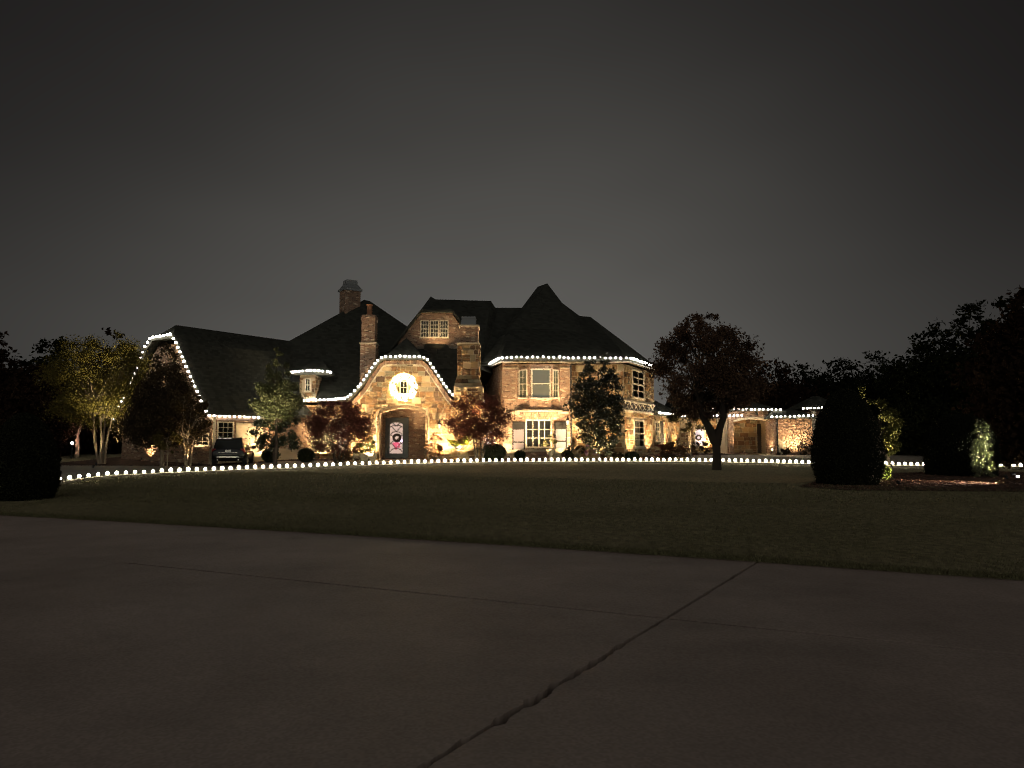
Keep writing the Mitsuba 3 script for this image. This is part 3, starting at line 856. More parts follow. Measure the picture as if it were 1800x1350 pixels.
# ------------------------------------------------------------------ G, H: low link and the arched gatehouse on the right
GL = Frame(FE, (.452, .892))
zg = at(1147, 728, 60.2)[2]
ge = GL.hit(1196, 760)[0]
GP = GL.P(ge, 0)[:2]
G2 = Frame(GP, (1, .05))
gx1 = G2.hit(1288, 760)[0]
link = thing('link_wing', 'low stone link wing between the right wing and the arched gatehouse', 'building')
lw = put(link + '__wall', cat([GL.box(.02, ge, 0, zg - .05, -.6, 0), G2.box(0, gx1, 0, zg - .05, -.6, 0)]), 'mortar')
wl = GL.rect(1151, 741, 1159, 776)
stones(lw, GL, sbox(.05, .4, ge - .02, zg - .1).difference(sbox(wl[0] - .2, wl[2] - .1, wl[1] + 1.6, wl[3] + .1)), 61, h=(.28, .5), w=(.5, 1.1))
wg = G2.rect(1221, 751, 1238, 784)
stones(lw, G2, sbox(.05, .5, gx1 - .02, zg - .1).difference(sbox(wg[0] - .15, wg[2] - .15, wg[1] + .15, wg[3] + .15)), 62, h=(.28, .5), w=(.4, .9))
window(link, GL, wl[0], wl[1], wl[2], wl[3], 2, 4, fw=.12, mun=.07)
put(link + '__shutter', GL.box(wl[1] + .2, wl[1] + 1.2, wl[2] - .2, wl[3] + .2, 0, .06), 'shutter_dark')
kw = window(link, G2, wg[0], wg[1], wg[2], wg[3], 1, 1, fw=.07, blind='curtain')
scene[kw + '__blind']['emitter'] = emit(np.array([.50, .45, .50]))
t = thing('window_wreath', 'small dark wreath hanging in the pale lit window of the link wing', 'wreath')
rg = trimesh.creation.torus(.22, .08, 16, 8)
rg.apply_transform(trimesh.transformations.rotation_matrix(math.pi / 2, [1, 0, 0]))
rg.apply_translation(G2.P(wg[0] + .35, (wg[2] + wg[3]) / 2 - .1, .12))
put(t + '__ring', rg, 'wood_dark')
le0, le1 = at(1145, 728, 60.0), at(1181, 732.5, 66.0)
put(link + '__roof', cat([hull([GL.P(-.3, zg - .04, .5), GL.P(ge + .5, zg - .04, .5), GL.P(-.3, zg + .12, .5), GL.P(ge + .5, zg + .12, .5), GL.P(-.3, zg + 2.2, -3.5), GL.P(ge + 1, zg + 2.2, -3.5), GL.P(-.3, zg - .04, -7), GL.P(ge + 1, zg - .04, -7)]),
                          hull([G2.P(-.5, zg - .03, .4), G2.P(gx1 + .3, zg - .03, .4), G2.P(-.5, zg + .12, .4), G2.P(gx1 + .3, zg + .12, .4), G2.P(0, zg + 2.3, -4), G2.P(gx1, zg + 2.3, -4), G2.P(0, zg - .04, -8), G2.P(gx1, zg - .04, -8)])]), 'shingle')
gate = thing('gatehouse', 'low brick gatehouse with an arched opening at the right end of the house', 'building')
HF = Frame((0, 63.0), (1, 0))
hz = HF.hit(1320, 722)[1]
hl, hr = HF.hit(1282, 760)[0], HF.hit(1364, 760)[0]
al, ar = HF.hit(1290, 770)[0], HF.hit(1358, 770)[0]
zs, zc2 = HF.hit(1320, 742)[1], HF.hit(1320, 737)[1]
arc2 = [(al + (ar - al) * t, zs + (zc2 - zs) * (1 - (2 * t - 1) ** 2)) for t in np.linspace(0, 1, 13)]
op2 = Polygon([(al, -.2)] + arc2 + [(ar, -.2)])
gk = brick(gate + '__wall', HF.poly(sbox(hl, 0, hr, hz).difference(op2), -.5, 0))
for i in range(12):
    a, b = np.array(arc2[i]), np.array(arc2[i + 1])
    put(gk + '__arch_stone', HF.poly([a, b, b + [0, .18], a + [0, .18]], -.2, .04), 'limestone')
rb = put(gate + '__recess', cat([abox(al - .5, al - .02, 63.5, 66.2, 0, hz - .2), abox(ar + .02, ar + .5, 63.5, 66.2, 0, hz - .2), abox(al - .5, ar + .5, 66.0, 66.4, 0, hz - .2), abox(al - .5, ar + .5, 63.5, 66.2, hz - .25, hz - .05)]), 'mortar')
HB = Frame((0, 65.98), (1, 0))
dr_ = HB.rect(1331, 745, 1342, 799)
stones(rb, HB, sbox(al + .1, .6, ar - .1, hz - .3).difference(sbox(dr_[0] - .1, 0, dr_[1] + .1, dr_[3] + .1)), 63, h=(.3, .5), w=(.4, .8), pal=PAL[[1, 2, 3, 4, 5]])
put(gate + '__door', HB.box(dr_[0], dr_[1], .6, dr_[3], 0, .08), 'wood_dark')
put(gate + '__roof', hull([(hl - .3, 62.6, hz - .05), (hr + .3, 62.6, hz - .05), (hl - .3, 62.6, hz + .1), (hr + .3, 62.6, hz + .1), (hl - .3, 71, hz - .05), (hr + .3, 71, hz - .05), (hl + 1.5, 66.5, hz + 1.2), (hr - 1.5, 66.5, hz + 1.2)]), 'shingle')
put(gate + '__sconce', lathe([[0, -.18], [.1, -.12], [.13, .1], [.05, .22], [0, .22]], 8, HF.P(HF.hit(1329, 726)[0], hz - .25, .15)), 'dark_metal')
IF = Frame((0, 61.0), (1, 0))
il, ir, iz = IF.hit(1364, 760)[0], IF.hit(1428, 760)[0], IF.hit(1390, 735)[1]
brick(gate + '__side_wall', IF.poly(sbox(il, 0, ir, iz), -2.5, 0))
put(gate + '__downspout', tube([IF.P(il + .1, iz, .06), IF.P(il + .1, .5, .06)], .05, 6), 'dark_metal')
put(gate + '__side_panel', IF.box(IF.hit(1366, 780)[0], IF.hit(1381, 780)[0], .5, IF.hit(1370, 772)[1], 0, .05), 'limestone')
put(gate + '__side_roof', hull([(il - .3, 60.6, iz - .04), (ir + .3, 60.6, iz - .04), (il - .3, 60.6, iz + .1), (ir + .3, 60.6, iz + .1), (il - .3, 66, iz - .04), (ir + .3, 66, iz - .04), (il + .5, 63.2, iz + .8), (ir - .6, 63.2, iz + .8)]), 'shingle')
pav = thing('far_pavilion', 'far garden pavilion corner with pale lit post behind the egg shaped hedge', 'building')
pl, prr, pz = at(1426, 730, 67)[0], at(1475, 730, 67)[0], at(1430, 719, 67)[2]
brick(pav + '__wall', abox(pl, prr, 67, 71, 0, pz - .05))
put(pav + '__post', abox(pl - .02, pl + .36, 66.8, 67.1, 0, pz - .06), 'limestone')
put(pav + '__roof', hull([(pl - .8, 66.4, pz - .04), (prr + .6, 66.4, pz - .04), (pl - .8, 66.4, pz + .1), (prr + .6, 66.4, pz + .1), (pl - .8, 72, pz), (prr + .6, 72, pz), (pl + 1, 69, pz + 1.3), (prr - 1, 69, pz + 1.3)]), 'shingle')

# ------------------------------------------------------------------ beds, drive
cur = [(60, 858), (103, 851), (150, 844), (200, 839), (300, 834), (400, 829.5), (500, 826), (600, 822), (700, 818), (800, 815.3), (900, 814), (1000, 813.4), (1100, 813.2), (1200, 813.5), (1300, 815), (1430, 818), (1560, 820.5), (1640, 822), (1745, 822.5), (1840, 824.5), (1900, 826)]
curve = np.array([ground_at(x, y) for x, y in cur])
ls = LineString(curve[:, :2])
front = [tuple(p) for p in curve[:, :2]]
bed_back = [(-31, 46.5), (-18, 46.5), (-16, 50.8), (-3, 50.2), (10.5, 53.0), (14, 60.0), (32, 60.0), (40, 48)]


def ground_poly(pg, dz, step=2.0):
    m = trimesh.creation.triangulate_polygon(pg, engine='earcut') if False else None
    v, f = trimesh.creation.triangulate_polygon(pg.segmentize(step), engine='earcut')
    me = trimesh.Trimesh(np.column_stack([v, np.zeros(len(v))]), f, process=False)
    me = me.subdivide_to_size(step, max_iter=12)
    z = np.array([gz(y) for y in me.vertices[:, 1]]) + dz
    return trimesh.Trimesh(np.column_stack([me.vertices[:, :2], z]), me.faces, process=False)


drive = Polygon(front + bed_back[::-1]).buffer(0)
shift = LineString([(p[0] + .05, p[1] + .35) for p in front])
drivep = Polygon(list(shift.coords) + bed_back[::-1]).buffer(0)
lab(put('driveway', ground_poly(drivep, .062), 'drive_concrete', True), kind='structure')
bed = Polygon([(-30, 46.3), (-18.6, 45.6), (-15.5, 50.4), (-9.6, 50.6), (-9.6, 52.5), (-6, 52.5), (-6, 50.6), (-3, 49.4), (6, 51.2), (11.2, 52.6), (15, 59.6), (21, 62), (21, 66), (-30, 60)]).buffer(0)
lab(put('mulch_bed', ground_poly(bed, .07), 'mulch', True), kind='structure')
isl = [(1425, 856), (1500, 861), (1640, 862), (1790, 863), (1900, 860), (1900, 835), (1740, 829), (1600, 832), (1480, 838)]
islp = Polygon([tuple(ground_at(*q)[:2]) for q in isl]).buffer(1.0).buffer(-.6)
lab(put('mulch_island', ground_poly(islp, .056, 1.0), 'mulch', True), kind='structure')
# bark chips lying on that island
r = np.random.default_rng(70)
chips = []
bx0, by0, bx1, by1 = islp.bounds
from shapely import contains_xy
cxy = np.column_stack([r.uniform(bx0, bx1, 9000), r.uniform(by0, by1, 9000)])
cxy = cxy[contains_xy(islp, cxy[:, 0], cxy[:, 1])]
cxy = cxy[np.abs(cxy[:, 0]) < 30]


def scatter_quads(P, r, size, cols, flat=1.0, aspect=.5, up=None):
    n = len(P)
    a = r.normal(size=(n, 3))
    a[:, 2] *= flat
    a /= np.linalg.norm(a, axis=1, keepdims=True)
    b = np.cross(a, r.normal(size=(n, 3)))
    if flat < .5:
        b = np.cross(a, np.array([0, 0, 1.0]) + .4 * r.normal(size=(n, 3)))
    b /= np.linalg.norm(b, axis=1, keepdims=True) + 1e-9
    L = size * r.uniform(.6, 1.3, (n, 1))
    W = L * aspect
    bend = np.cross(a, b) * L * .25
    v = np.stack([P - a * L, P + b * W + bend, P + a * L, P - b * W + bend], 1).reshape(-1, 3)
    i = np.arange(n)[:, None] * 4
    f = np.vstack([i + [0, 1, 2], i + [0, 2, 3]])
    return trimesh.Trimesh(v, f, process=False), np.repeat(cols, 4, 0)


z = np.array([gz(y) for y in cxy[:, 1]]) + .075
m, cc = scatter_quads(np.column_stack([cxy, z]), r, .06, np.array([.13, .075, .05]) * r.uniform(.5, 1.7, (len(cxy), 1)), flat=.25)
lab(put('bark_chips', m, 'blade', color=cc), 'loose bark chips on the lit mulch island', 'mulch', kind='stuff')
# kerb strip under the path lights
kp = LineString([(p[0], p[1] - .05) for p in front]).buffer(.15, cap_style=2)
km = ground_poly(kp, .0, 1.0)
z = np.array([gz(y) for y in km.vertices[:, 1]])
kb = trimesh.creation.extrude_polygon(kp.segmentize(1.0), .14, engine='earcut')
kb.vertices[:, 2] += np.array([gz(y) for y in kb.vertices[:, 1]]) + .0
lab(put('kerb', kb, 'kerb_concrete'), kind='structure')
apron = [ground_at(x, y)[:2] for x, y in ((1334, 800.5), (1440, 801), (1440, 808), (1400, 806), (1345, 803))]
lab(put('apron', ground_poly(Polygon(apron), .085, 1.5), 'limestone', True), kind='structure')

# grass blades near the road and along its edge
r = np.random.default_rng(71)
xy = []
for (xa, xb, ta, tb, n) in ((-12, 9, 0.0, .35, 26000), (-13, 10, .2, 3.0, 50000), (-17, 15, 3, 9, 50000), (-20, 26, 9, 22, 46000)):
    x_ = r.uniform(xa, xb, n)
    e_ = 12.0 - .46 * x_ - .0035 * x_ ** 2
    y_ = e_ + r.uniform(ta, tb, n)
    xy.append(np.column_stack([x_, y_, np.full(n, .045 if tb < 1 else .04 if tb < 4 else .055 if tb < 10 else .075)]))
xy = np.vstack(xy)
n = len(xy)
hgt = xy[:, 2] * r.uniform(.6, 1.6, n)
zz = _gy(xy[:, 1]) + .02
ang = r.uniform(0, 2 * np.pi, n)
wd = np.where(xy[:, 1] > 20, .012, .006)
w = np.column_stack([np.cos(ang), np.sin(ang), 0 * ang]) * wd[:, None]
tip = np.column_stack([r.normal(size=(n, 2)) * .5, np.ones(n)]) * hgt[:, None]
p0 = np.column_stack([xy[:, :2], zz])
v = np.stack([p0 - w, p0 + w, p0 + tip], 1).reshape(-1, 3)
col = np.array([.165, .155, .083]) * r.uniform(.5, 1.5, (n, 1)) + np.array([.03, .02, .004]) * (r.random((n, 1)) < .25)
lab(put('grass', trimesh.Trimesh(v, np.arange(3 * n).reshape(-1, 3), process=False), 'blade', color=np.repeat(col, 3, 0)), 'short dormant lawn grass beside the road', 'grass', kind='stuff')


# ------------------------------------------------------------------ lights on strings
BULB = trimesh.creation.icosphere(1, radius=.087)
BULB_PLY = mikit.ply(BULB, 'bulb_glass', True)
CONE = lathe([[0, 0], [.04, .0], [.088, .04], [.098, .085], [.080, .135], [.035, .185], [0, .195]], 10)
CONE_PLY = mikit.ply(CONE, 'bulb_glass', 40)
STAKE_PLY = mikit.ply(lathe([[0, -.12], [.008, -.1], [.014, 0], [.034, .0], [.034, .035], [0, .035]], 6), 'cord')


def string(label, pts, spacing=.36, power=24.0, color=WHITE, drop=0.0, r=1.0):
    pts = np.array(pts, float)
    t = thing('light_string', label, 'string lights')
    seg = np.linalg.norm(np.diff(pts, axis=0), axis=1)
    cum = np.concatenate([[0], np.cumsum(seg)])
    n = max(2, int(round(cum[-1] / spacing)) + 1)
    g = np.random.default_rng(len(labels))
    for a in np.linspace(0, cum[-1], n):
        i = min(np.searchsorted(cum, a, side='right') - 1, len(seg) - 1)
        p = pts[i] + (pts[i + 1] - pts[i]) * np.clip((a - cum[i]) / max(seg[i], 1e-9) + g.normal(0, .06) * spacing / max(seg[i], .2), 0, 1) + [0, 0, g.normal(0, .012)]
        j = g.uniform(.9, 1.1)
        k = uniq(t + '__bulb')
        scene[k] = {**BULB_PLY, 'to_world': T().translate((p + [0, 0, .03]).tolist()).scale(r * j), 'emitter': emit(color * power * g.uniform(.85, 1.15))}
    put(t + '__cord', cat([tube(np.array([pts[i], pts[i + 1]]), .012, 5) for i in range(len(pts) - 1)]), 'cord')
    return t


string('white bulbs outlining the clipped gable of the left wing behind the dark tree', [W1.P(s, z + .2, .58) for s, z in profA], .42)
string('white bulbs along the low eave above the parked car', [at(368, 730.5, 47.4), at(478, 735.2, 51.6)], .37)
sk = [at(493, 706.5, 53.1), at(545, 703.8, 53.1), at(585, 703, 52.4), at(608, 700.5, 51.5)]
string('white bulbs sweeping from the left eave up over the entry gable', sk + [C.P(s, z + .16, .66) for s, z in LC[1:]], .34)
string('white bulbs around the small dormer roof', [(dr0[0] - .12, 54.0, dz + .16), (dr0[0] - .1, 52.62, dz + .16), ((dr0[0] + dr1[0]) / 2, 52.5, dz + .26), (dr1[0] + .05, 52.62, dz + .16)], .28)
string('white bulbs along the eaves of the right wing', [at(x, 640, Y) * [1, 1, 0] + [0, 0, 7.80] for x, Y in ((843.5, 61.4), (878, 53.6), (906, 52.98), (984, 52.98), (1003, 53.45), (1108, 53.5), (1163, 61.6))] + [at(1146, 655.5, 66)], .39)
string('white bulbs on the short eave of the link wing', [GL.P(-.3, zg + .12, .58), GL.P(ge + .5, zg + .12, .58)], .36)
string('white bulbs along the roof edge above the gatehouse arch', [at(1253, 717, 62.5), at(1310, 720, 62.5), at(1372, 720.5, 62.5)], .36)
string('white bulbs on the low eave left of the gatehouse arch', [at(1253, 731, 62.3), at(1304, 731, 62.3)], .36)
string('white bulbs along the low brick wall right of the gatehouse arch', [at(1357, 733.5, 60.5), at(1429, 731, 60.5)], .36)
string('white bulbs on the far pavilion eave beside the egg shaped hedge', [at(1412, 718.5, 66.3), at(1452, 716.5, 66.3)], .36)

# big lit wreath
t = thing('lit_wreath', 'big wreath of white lights round the small gable window', 'wreath')
wcen = C.P(wc[0], wc[1], .14)
rg = trimesh.creation.torus(.76, .14, 32, 8)
rg.apply_transform(trimesh.transformations.rotation_matrix(math.pi / 2, [1, 0, 0]))
rg.apply_translation(wcen)
put(t + '__ring', rg, 'wood_dark')
g = np.random.default_rng(9)
mini = trimesh.creation.icosphere(0, radius=.036)
ml = []
for i in range(420):
    th = g.uniform(0, 2 * np.pi)
    rr = .76 + g.uniform(-.25, .25)
    q = mini.copy()
    q.apply_translation(wcen + np.array([rr * math.cos(th), -g.uniform(.0, .14) - .10 * (1 - abs(rr - .76) / .3), rr * math.sin(th)]))
    ml.append(q)
k = put(t + '__mini_lights', cat(ml), 'bulb_glass', emitter={**emit(np.array([1, .77, .35]) * 25), 'sampling_weight': 60.0})
lab(k, kind='stuff')
bm, bc = scatter_quads(np.array([wcen + np.array([(.76 + a) * math.cos(b), -abs(c), (.76 + a) * math.sin(b)]) for a, b, c in zip(g.normal(0, .12, 900), g.uniform(0, 2 * np.pi, 900), g.normal(0, .08, 900))]), g, .06, np.tile([.05, .06, .03], (900, 1)))
put(t + '__foliage', bm, 'leaf', color=bc)


# path lights along the drive
def nth(i):
    return f"{i}{'th' if 10 < i % 100 < 14 else {1: 'st', 2: 'nd', 3: 'rd'}.get(i % 10, 'th')}"


SPANS = [(0, 'before the yellow lit tree'), (250, 'before the dark conical tree'), (352, 'before the parked car'), (450, 'before the pale green tree'), (530, 'before the left red maple'), (652, 'before the porch arch'), (752, 'before the stone chimney'), (880, 'before the right wing window'), (1005, 'before the magnolia'), (1098, 'before the side windows'), (1200, 'behind the shade tree'), (1290, 'before the gatehouse'), (1365, 'before the low brick wall')]


def path_lights(xs, where, group):
    g = np.random.default_rng(int(xs[0]))
    for i, x in enumerate(xs):
        seen = ' ' + [b for a, b in SPANS if x >= a][-1] if where.endswith('left hedge') else ''
        label = f'white bulb path light, {nth(i + 1)} {where}{seen}'
        p = ground_at(x, np.interp(x, [c[0] for c in cur], [c[1] for c in cur]))
        t = thing('path_light', label, 'path light', group)
        z = gz(p[1]) + .145 + g.uniform(-.01, .01)
        M = T().translate([p[0], p[1], z]).rotate([1, .3, 0], g.uniform(-7, 7))
        scene[t + '__bulb'] = {**CONE_PLY, 'to_world': M.translate([0, 0, .03]).scale(1.0 * g.uniform(.9, 1.06) * (.80 if p[1] < 36 else 1)), 'emitter': emit(PATH * 24.0 * g.uniform(.85, 1.15))}
        scene[t + '__stake'] = {**STAKE_PLY, 'to_world': M}


px_row, x = [], 105.0
while x < 1434:
    px_row.append(x)
    x += float(np.interp(x, [100, 400, 800, 1100, 1430], [17.0, 14.6, 11.3, 10.2, 10.9]))
path_lights(px_row, 'from the left hedge', 'path lights along the main sweep of the drive')
path_lights(np.arange(1558, 1634, 11.0), 'from the egg shaped hedge towards the rounded hedge', 'path lights between the two right hedges')
path_lights([1749, 1760, 1782, 1795], 'right of the lit upright shrub', 'path lights right of the lit hedge')
lab(put('power_cord', tube(curve + [0, .03, .12], .012, 5), 'cord'), 'thin green cord joining the path lights along the lawn edge', 'cord')

# ------------------------------------------------------------------ trees and shrubs
def crown(r, c, axis, z0, z1, env, n_clump, n_leaf, size, ca, cb, rc=.28, flat=1.0, shell=.45, aspect=.5):
    """leaves in clumps spread through the volume; env(t) is the radius at height t in 0..1; returns the mesh, colours and the clump centres"""
    cen = []
    while len(cen) < n_clump:
        t = r.uniform(0, 1)
        R_ = env(t)
        if r.random() > min(1, R_ / max(env(u) for u in (.1, .3, .5, .7))) + .15:
            continue
        a = r.uniform(0, 2 * np.pi)
        q = R_ * (shell + (1 - shell) * math.sqrt(r.random())) * (.72 + .55 * float(meshkit.noise(np.array([math.cos(a) * 2.0 + c[0], math.sin(a) * 2.0, t * 4 + c[1]]))))
        ax = np.array(axis) * t
        cen.append([c[0] + ax[0] + q * math.cos(a), c[1] + ax[1] + q * math.sin(a), z0 + (z1 - z0) * t])
    cen = np.array(cen)
    tt = (cen[:, 2] - z0) / (z1 - z0)
    rad = np.array([max(env(t), .35 * max(env(.5), env(.2))) for t in tt]) * rc
    per = r.multinomial(n_leaf, rad ** 2 / (rad ** 2).sum())
    idx = np.repeat(np.arange(n_clump), per)
    d = r.normal(size=(len(idx), 3))
    ln = np.linalg.norm(d, axis=1, keepdims=True)
    d *= np.minimum(np.abs(r.normal(0, .62, (len(idx), 1))) + .1, 1.15) / ln * [1, 1, .8]
    P = cen[idx] + d * rad[idx][:, None]
    mixv = np.clip(r.normal(.5, .2, n_clump)[idx] + r.normal(0, .22, len(idx)), 0, 1)[:, None]
    col = (np.array(ca) * (1 - mixv) + np.array(cb) * mixv) * r.uniform(.7, 1.3, (len(idx), 1))
    m, cc = scatter_quads(P, r, size, col, flat, aspect)
    return m, cc, cen


def tree(key, label, base, H, z_crown, env, n_clump, n_leaf, size, ca, cb, seed, trunk_r=.14, trunks=1, bark='bark_dark', leafmat='leaf', lean=(0, 0), spread=.5, n_branch=16, catg='tree', group=None, rc=.28, shell=.45, aspect=.5, fork=None, split=.16):
    r = np.random.default_rng(seed)
    base = np.array(base, float)
    t = thing(key, label, catg, group)
    z0, z1 = base[2] + z_crown, base[2] + H
    m, cc, cen = crown(r, base[:2] + np.array(lean) * .5, np.array(lean) * .5, z0, z1, env, n_clump, n_leaf, size, ca, cb, rc, 1.0, shell, aspect)
    put(t + '__crown', m, leafmat, color=cc)
    if trunk_r:
        parts = []
        fz = z0 + (z1 - z0) * .15 if fork is None else base[2] + fork
        if split < .08:
            parts.append(tube([base - [0, 0, .15], base + [0, 0, .15], base + [.02, 0, fork * .5], base + [0, 0, fork]], np.array([1.5, 1.15, 1.0, .95]) * trunk_r, 10))
        for k in range(trunks):
            a = 2 * np.pi * (k + .3) / trunks
            off = np.array([math.cos(a), math.sin(a), 0]) * (spread if trunks > 1 else 0)
            st = base + off * split * 2 - [0, 0, .1]
            top = np.array([base[0] + lean[0] * .5, base[1] + lean[1] * .5, z0 + (z1 - z0) * (.55 if trunks == 1 else .4)]) + off * 1.9 + [0, 0, 0]
            mid = np.array([*(base[:2] + np.array(lean) * .3), fz]) + off * .9
            if split < .08:
                st = base + [0, 0, fork * .85]
                mid = np.array([*(base[:2] + np.array(lean) * .2), base[2] + fork + 1.3]) + off * 1.5
            bend = r.normal(0, .06, 3)
            pts = [st, st * .6 + mid * .4 + bend, mid, mid * .5 + top * .5 + r.normal(0, .1, 3), top]
            parts.append(tube(pts, np.array([1.25, .95, .8, .5, .2]) * trunk_r, 8))
            near = cen[r.permutation(len(cen))[: max(3, n_branch // trunks)]]
            for q in near:
                f = r.uniform(.35, .9)
                s = mid * (1 - f) + top * f if q[2] > mid[2] + .3 else mid
                e = s + (q - s) * .92
                e[2] = max(e[2], s[2] - .3)
                w = (s + e) / 2 + [0, 0, -.06 * np.linalg.norm(e - s)]
                parts.append(tube([s, w, e], np.array([.36, .22, .08]) * trunk_r, 5))
        put(t + '__trunk', cat(parts), bark, 60)
    return t


def ell(R_, p=.5, lo=.35):
    return lambda t: R_ * max(.12, (1 - abs((t - lo) / (1 - lo if t > lo else lo)) ** 2.0)) ** p


def cone_env(R_, tip=.08, belly=.12):
    return lambda t: R_ * (tip + (1 - tip) * (1 - t) ** .85) * min(1, .55 + t / belly * .45)


GREEN, OLIVE, DARKG = ((.05, .065, .025), (.10, .115, .045)), ((.10, .085, .025), (.20, .165, .045)), ((.018, .022, .012), (.04, .045, .022))
RUSSET = ((.035, .022, .016), (.075, .045, .028))
MAPLE = ((.10, .038, .034), (.21, .088, .070))

g2 = ground_at(178, 808.5)
tree('myrtle_tree', 'multi stemmed tree with yellow green crown lit from below, left of the house', (at(180, 800, 47.5)[0], 47.5, gz(47.5)), 8.7, 2.3, ell(3.2, .5, .5), 64, 36000, .07, OLIVE[0], OLIVE[1], 201, .085, 5, 'bark_pale', lean=(-.7, .2), spread=.42, n_branch=46, fork=1.6, rc=.33)
tree('conical_tree', 'broad dark conical tree standing in front of the left wing gable', (at(286, 800, 45)[0], 45, gz(45)), 7.75, 1.5, lambda t: 2.2 * (1 - t) ** .7 * min(1, .6 + t * 4) + .12, 210, 36000, .085, (.05, .035, .022), (.11, .08, .048), 202, .12, 1, 'bark_pale', n_branch=30, rc=.40, shell=.25)
tree('crape_tree', 'small multi stemmed tree uplit beside the left wing wall', (at(331, 800, 43.6)[0], 43.6, gz(43.6)), 4.6, 1.3, ell(1.3, .5, .5), 22, 3200, .09, RUSSET[0], (.10, .07, .03), 203, .055, 4, 'bark_pale', spread=.22, n_branch=16, fork=1.2)
tree('small_tree', 'thin young tree with lit leaves left of the uplit stems', (at(295, 800, 43.2)[0], 43.2, gz(43.2)), 2.7, 1.0, ell(.8, .5, .5), 14, 1300, .09, OLIVE[0], (.13, .10, .04), 204, .04, 1, 'bark_pale', n_branch=8)
tree('green_tree', 'pale green pyramidal tree with a dark trunk right of the parked car', (at(483, 800, 46.5)[0], 46.5, gz(46.5)), 7.5, 2.7, cone_env(1.95, .06, .35), 80, 15000, .085, (.07, .08, .04), (.15, .15, .08), 205, .11, 1, 'bark_dark', n_branch=30, rc=.33)
tree('holly_shrub', 'dark leafy shrub around the trunk of the pale green tree', (at(484, 800, 48.0)[0], 48.0, gz(48)), 3.5, .6, ell(1.55, .5, .55), 34, 3800, .10, DARKG[0], (.05, .055, .025), 206, .05, 3, 'bark_dark', leafmat='gloss_leaf', spread=.2, n_branch=10, catg='shrub')
tree('red_maple', 'dark red maple left of the entry arch', (at(594, 806, 48.8)[0], 48.8, gz(48.8)), 4.1, .75, ell(2.15, .42, .5), 84, 16500, .07, MAPLE[0], MAPLE[1], 207, .06, 5, 'bark_dark', spread=.4, n_branch=34, fork=.7, group=None, shell=.25, rc=.34)
tree('red_maple', 'red maple between the stone chimney and the right wing', (at(843, 806, 48.6)[0], 48.6, gz(48.6)), 4.7, 1.25, ell(2.05, .45, .5), 70, 12500, .07, MAPLE[0], (.20, .07, .05), 208, .055, 4, 'bark_dark', spread=.34, n_branch=34, fork=.7, shell=.25, rc=.33)
tree('magnolia', 'tall glossy dark magnolia in front of the right wing', (at(1052, 800, 50.3)[0], 50.3, gz(50.3)), 7.5, .7, lambda t: 1.75 * (min(1, .55 + t * 2)) * (1 - max(0, t - .55) / .62) ** .8, 120, 9500, .13, DARKG[0], (.085, .078, .045), 209, .10, 1, 'bark_dark', leafmat='gloss_leaf', n_branch=30, rc=.3, shell=.25)
g7 = ground_at(1260, 826)
tree('shade_tree', 'large dark tree standing on the lawn right of the house', (g7[0], g7[1], gz(g7[1])), 8.9, 2.9, ell(2.75, .5, .42), 96, 27000, .10, (.085, .055, .04), (.18, .11, .075), 210, .22, 4, 'bark_dark', lean=(-.75, 0), spread=.55, n_branch=64, fork=1.8, rc=.30, split=.04, shell=.4)
tree('slim_tree', 'slim pale trunked tree uplit left of the dark shade tree', (at(1214, 800, 55)[0], 55, gz(55)), 4.8, 1.9, ell(1.35, .5, .5), 30, 3600, .09, (.06, .05, .022), (.13, .10, .045), 211, .055, 3, 'bark_pale', spread=.12, n_branch=14, fork=1.6)


def hedge_shape(key, label, base, H, R_, seed, n_leaf, size, col, profile, catg='hedge', lit=None):
    r = np.random.default_rng(seed)
    t = thing(key, label, catg)
    zz = np.linspace(0, 1, 18)
    prof = np.array([[0, .02]] + [[max(profile(q), .01) * R_ * .93, q * H] for q in zz[:-1]] + [[0, H * .985]])
    core = trimesh.creation.revolve(prof, sections=28)
    core.vertices[:, :2] *= (.97 + .08 * meshkit.noise(core.vertices * 2.3 + seed))[:, None]
    core.apply_translation(base)
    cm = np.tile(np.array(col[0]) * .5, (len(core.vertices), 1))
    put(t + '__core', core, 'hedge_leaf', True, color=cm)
    u = r.uniform(0, 1, n_leaf * 2)
    keep = r.random(n_leaf * 2) < np.array([profile(q) for q in u])
    u = u[keep][:n_leaf]
    a = r.uniform(0, 2 * np.pi, len(u))
    rad = np.array([profile(q) for q in u]) * R_ * r.normal(.98, .035, len(u))
    P = np.column_stack([rad * np.cos(a), rad * np.sin(a), u * H])
    P[:, :2] *= (.97 + .08 * meshkit.noise(P * 2.3 + seed))[:, None]
    P += base
    mixv = r.random((len(u), 1))
    m, cc = scatter_quads(P, r, size, np.array(col[0]) * (1 - mixv) + np.array(col[1]) * mixv)
    put(t + '__foliage', m, 'hedge_leaf', color=cc)
    return t


egg = lambda q: max(0.0, 1 - (abs(q - .27) / (.735 if q > .27 else .5)) ** 1.9) ** .58
ge_ = ground_at(1491, 853)
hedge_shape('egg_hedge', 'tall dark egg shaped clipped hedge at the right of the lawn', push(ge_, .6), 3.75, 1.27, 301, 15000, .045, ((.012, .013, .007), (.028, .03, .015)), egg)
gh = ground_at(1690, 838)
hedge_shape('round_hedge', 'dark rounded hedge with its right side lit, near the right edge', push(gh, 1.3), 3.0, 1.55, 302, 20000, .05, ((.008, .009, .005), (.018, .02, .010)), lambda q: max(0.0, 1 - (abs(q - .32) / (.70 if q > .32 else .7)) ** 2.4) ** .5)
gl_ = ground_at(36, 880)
hedge_shape('left_hedge', 'big dark rounded hedge at the left edge of the lawn', push(gl_, .5), 2.5, .93, 303, 12000, .045, ((.012, .013, .007), (.028, .03, .015)), egg)
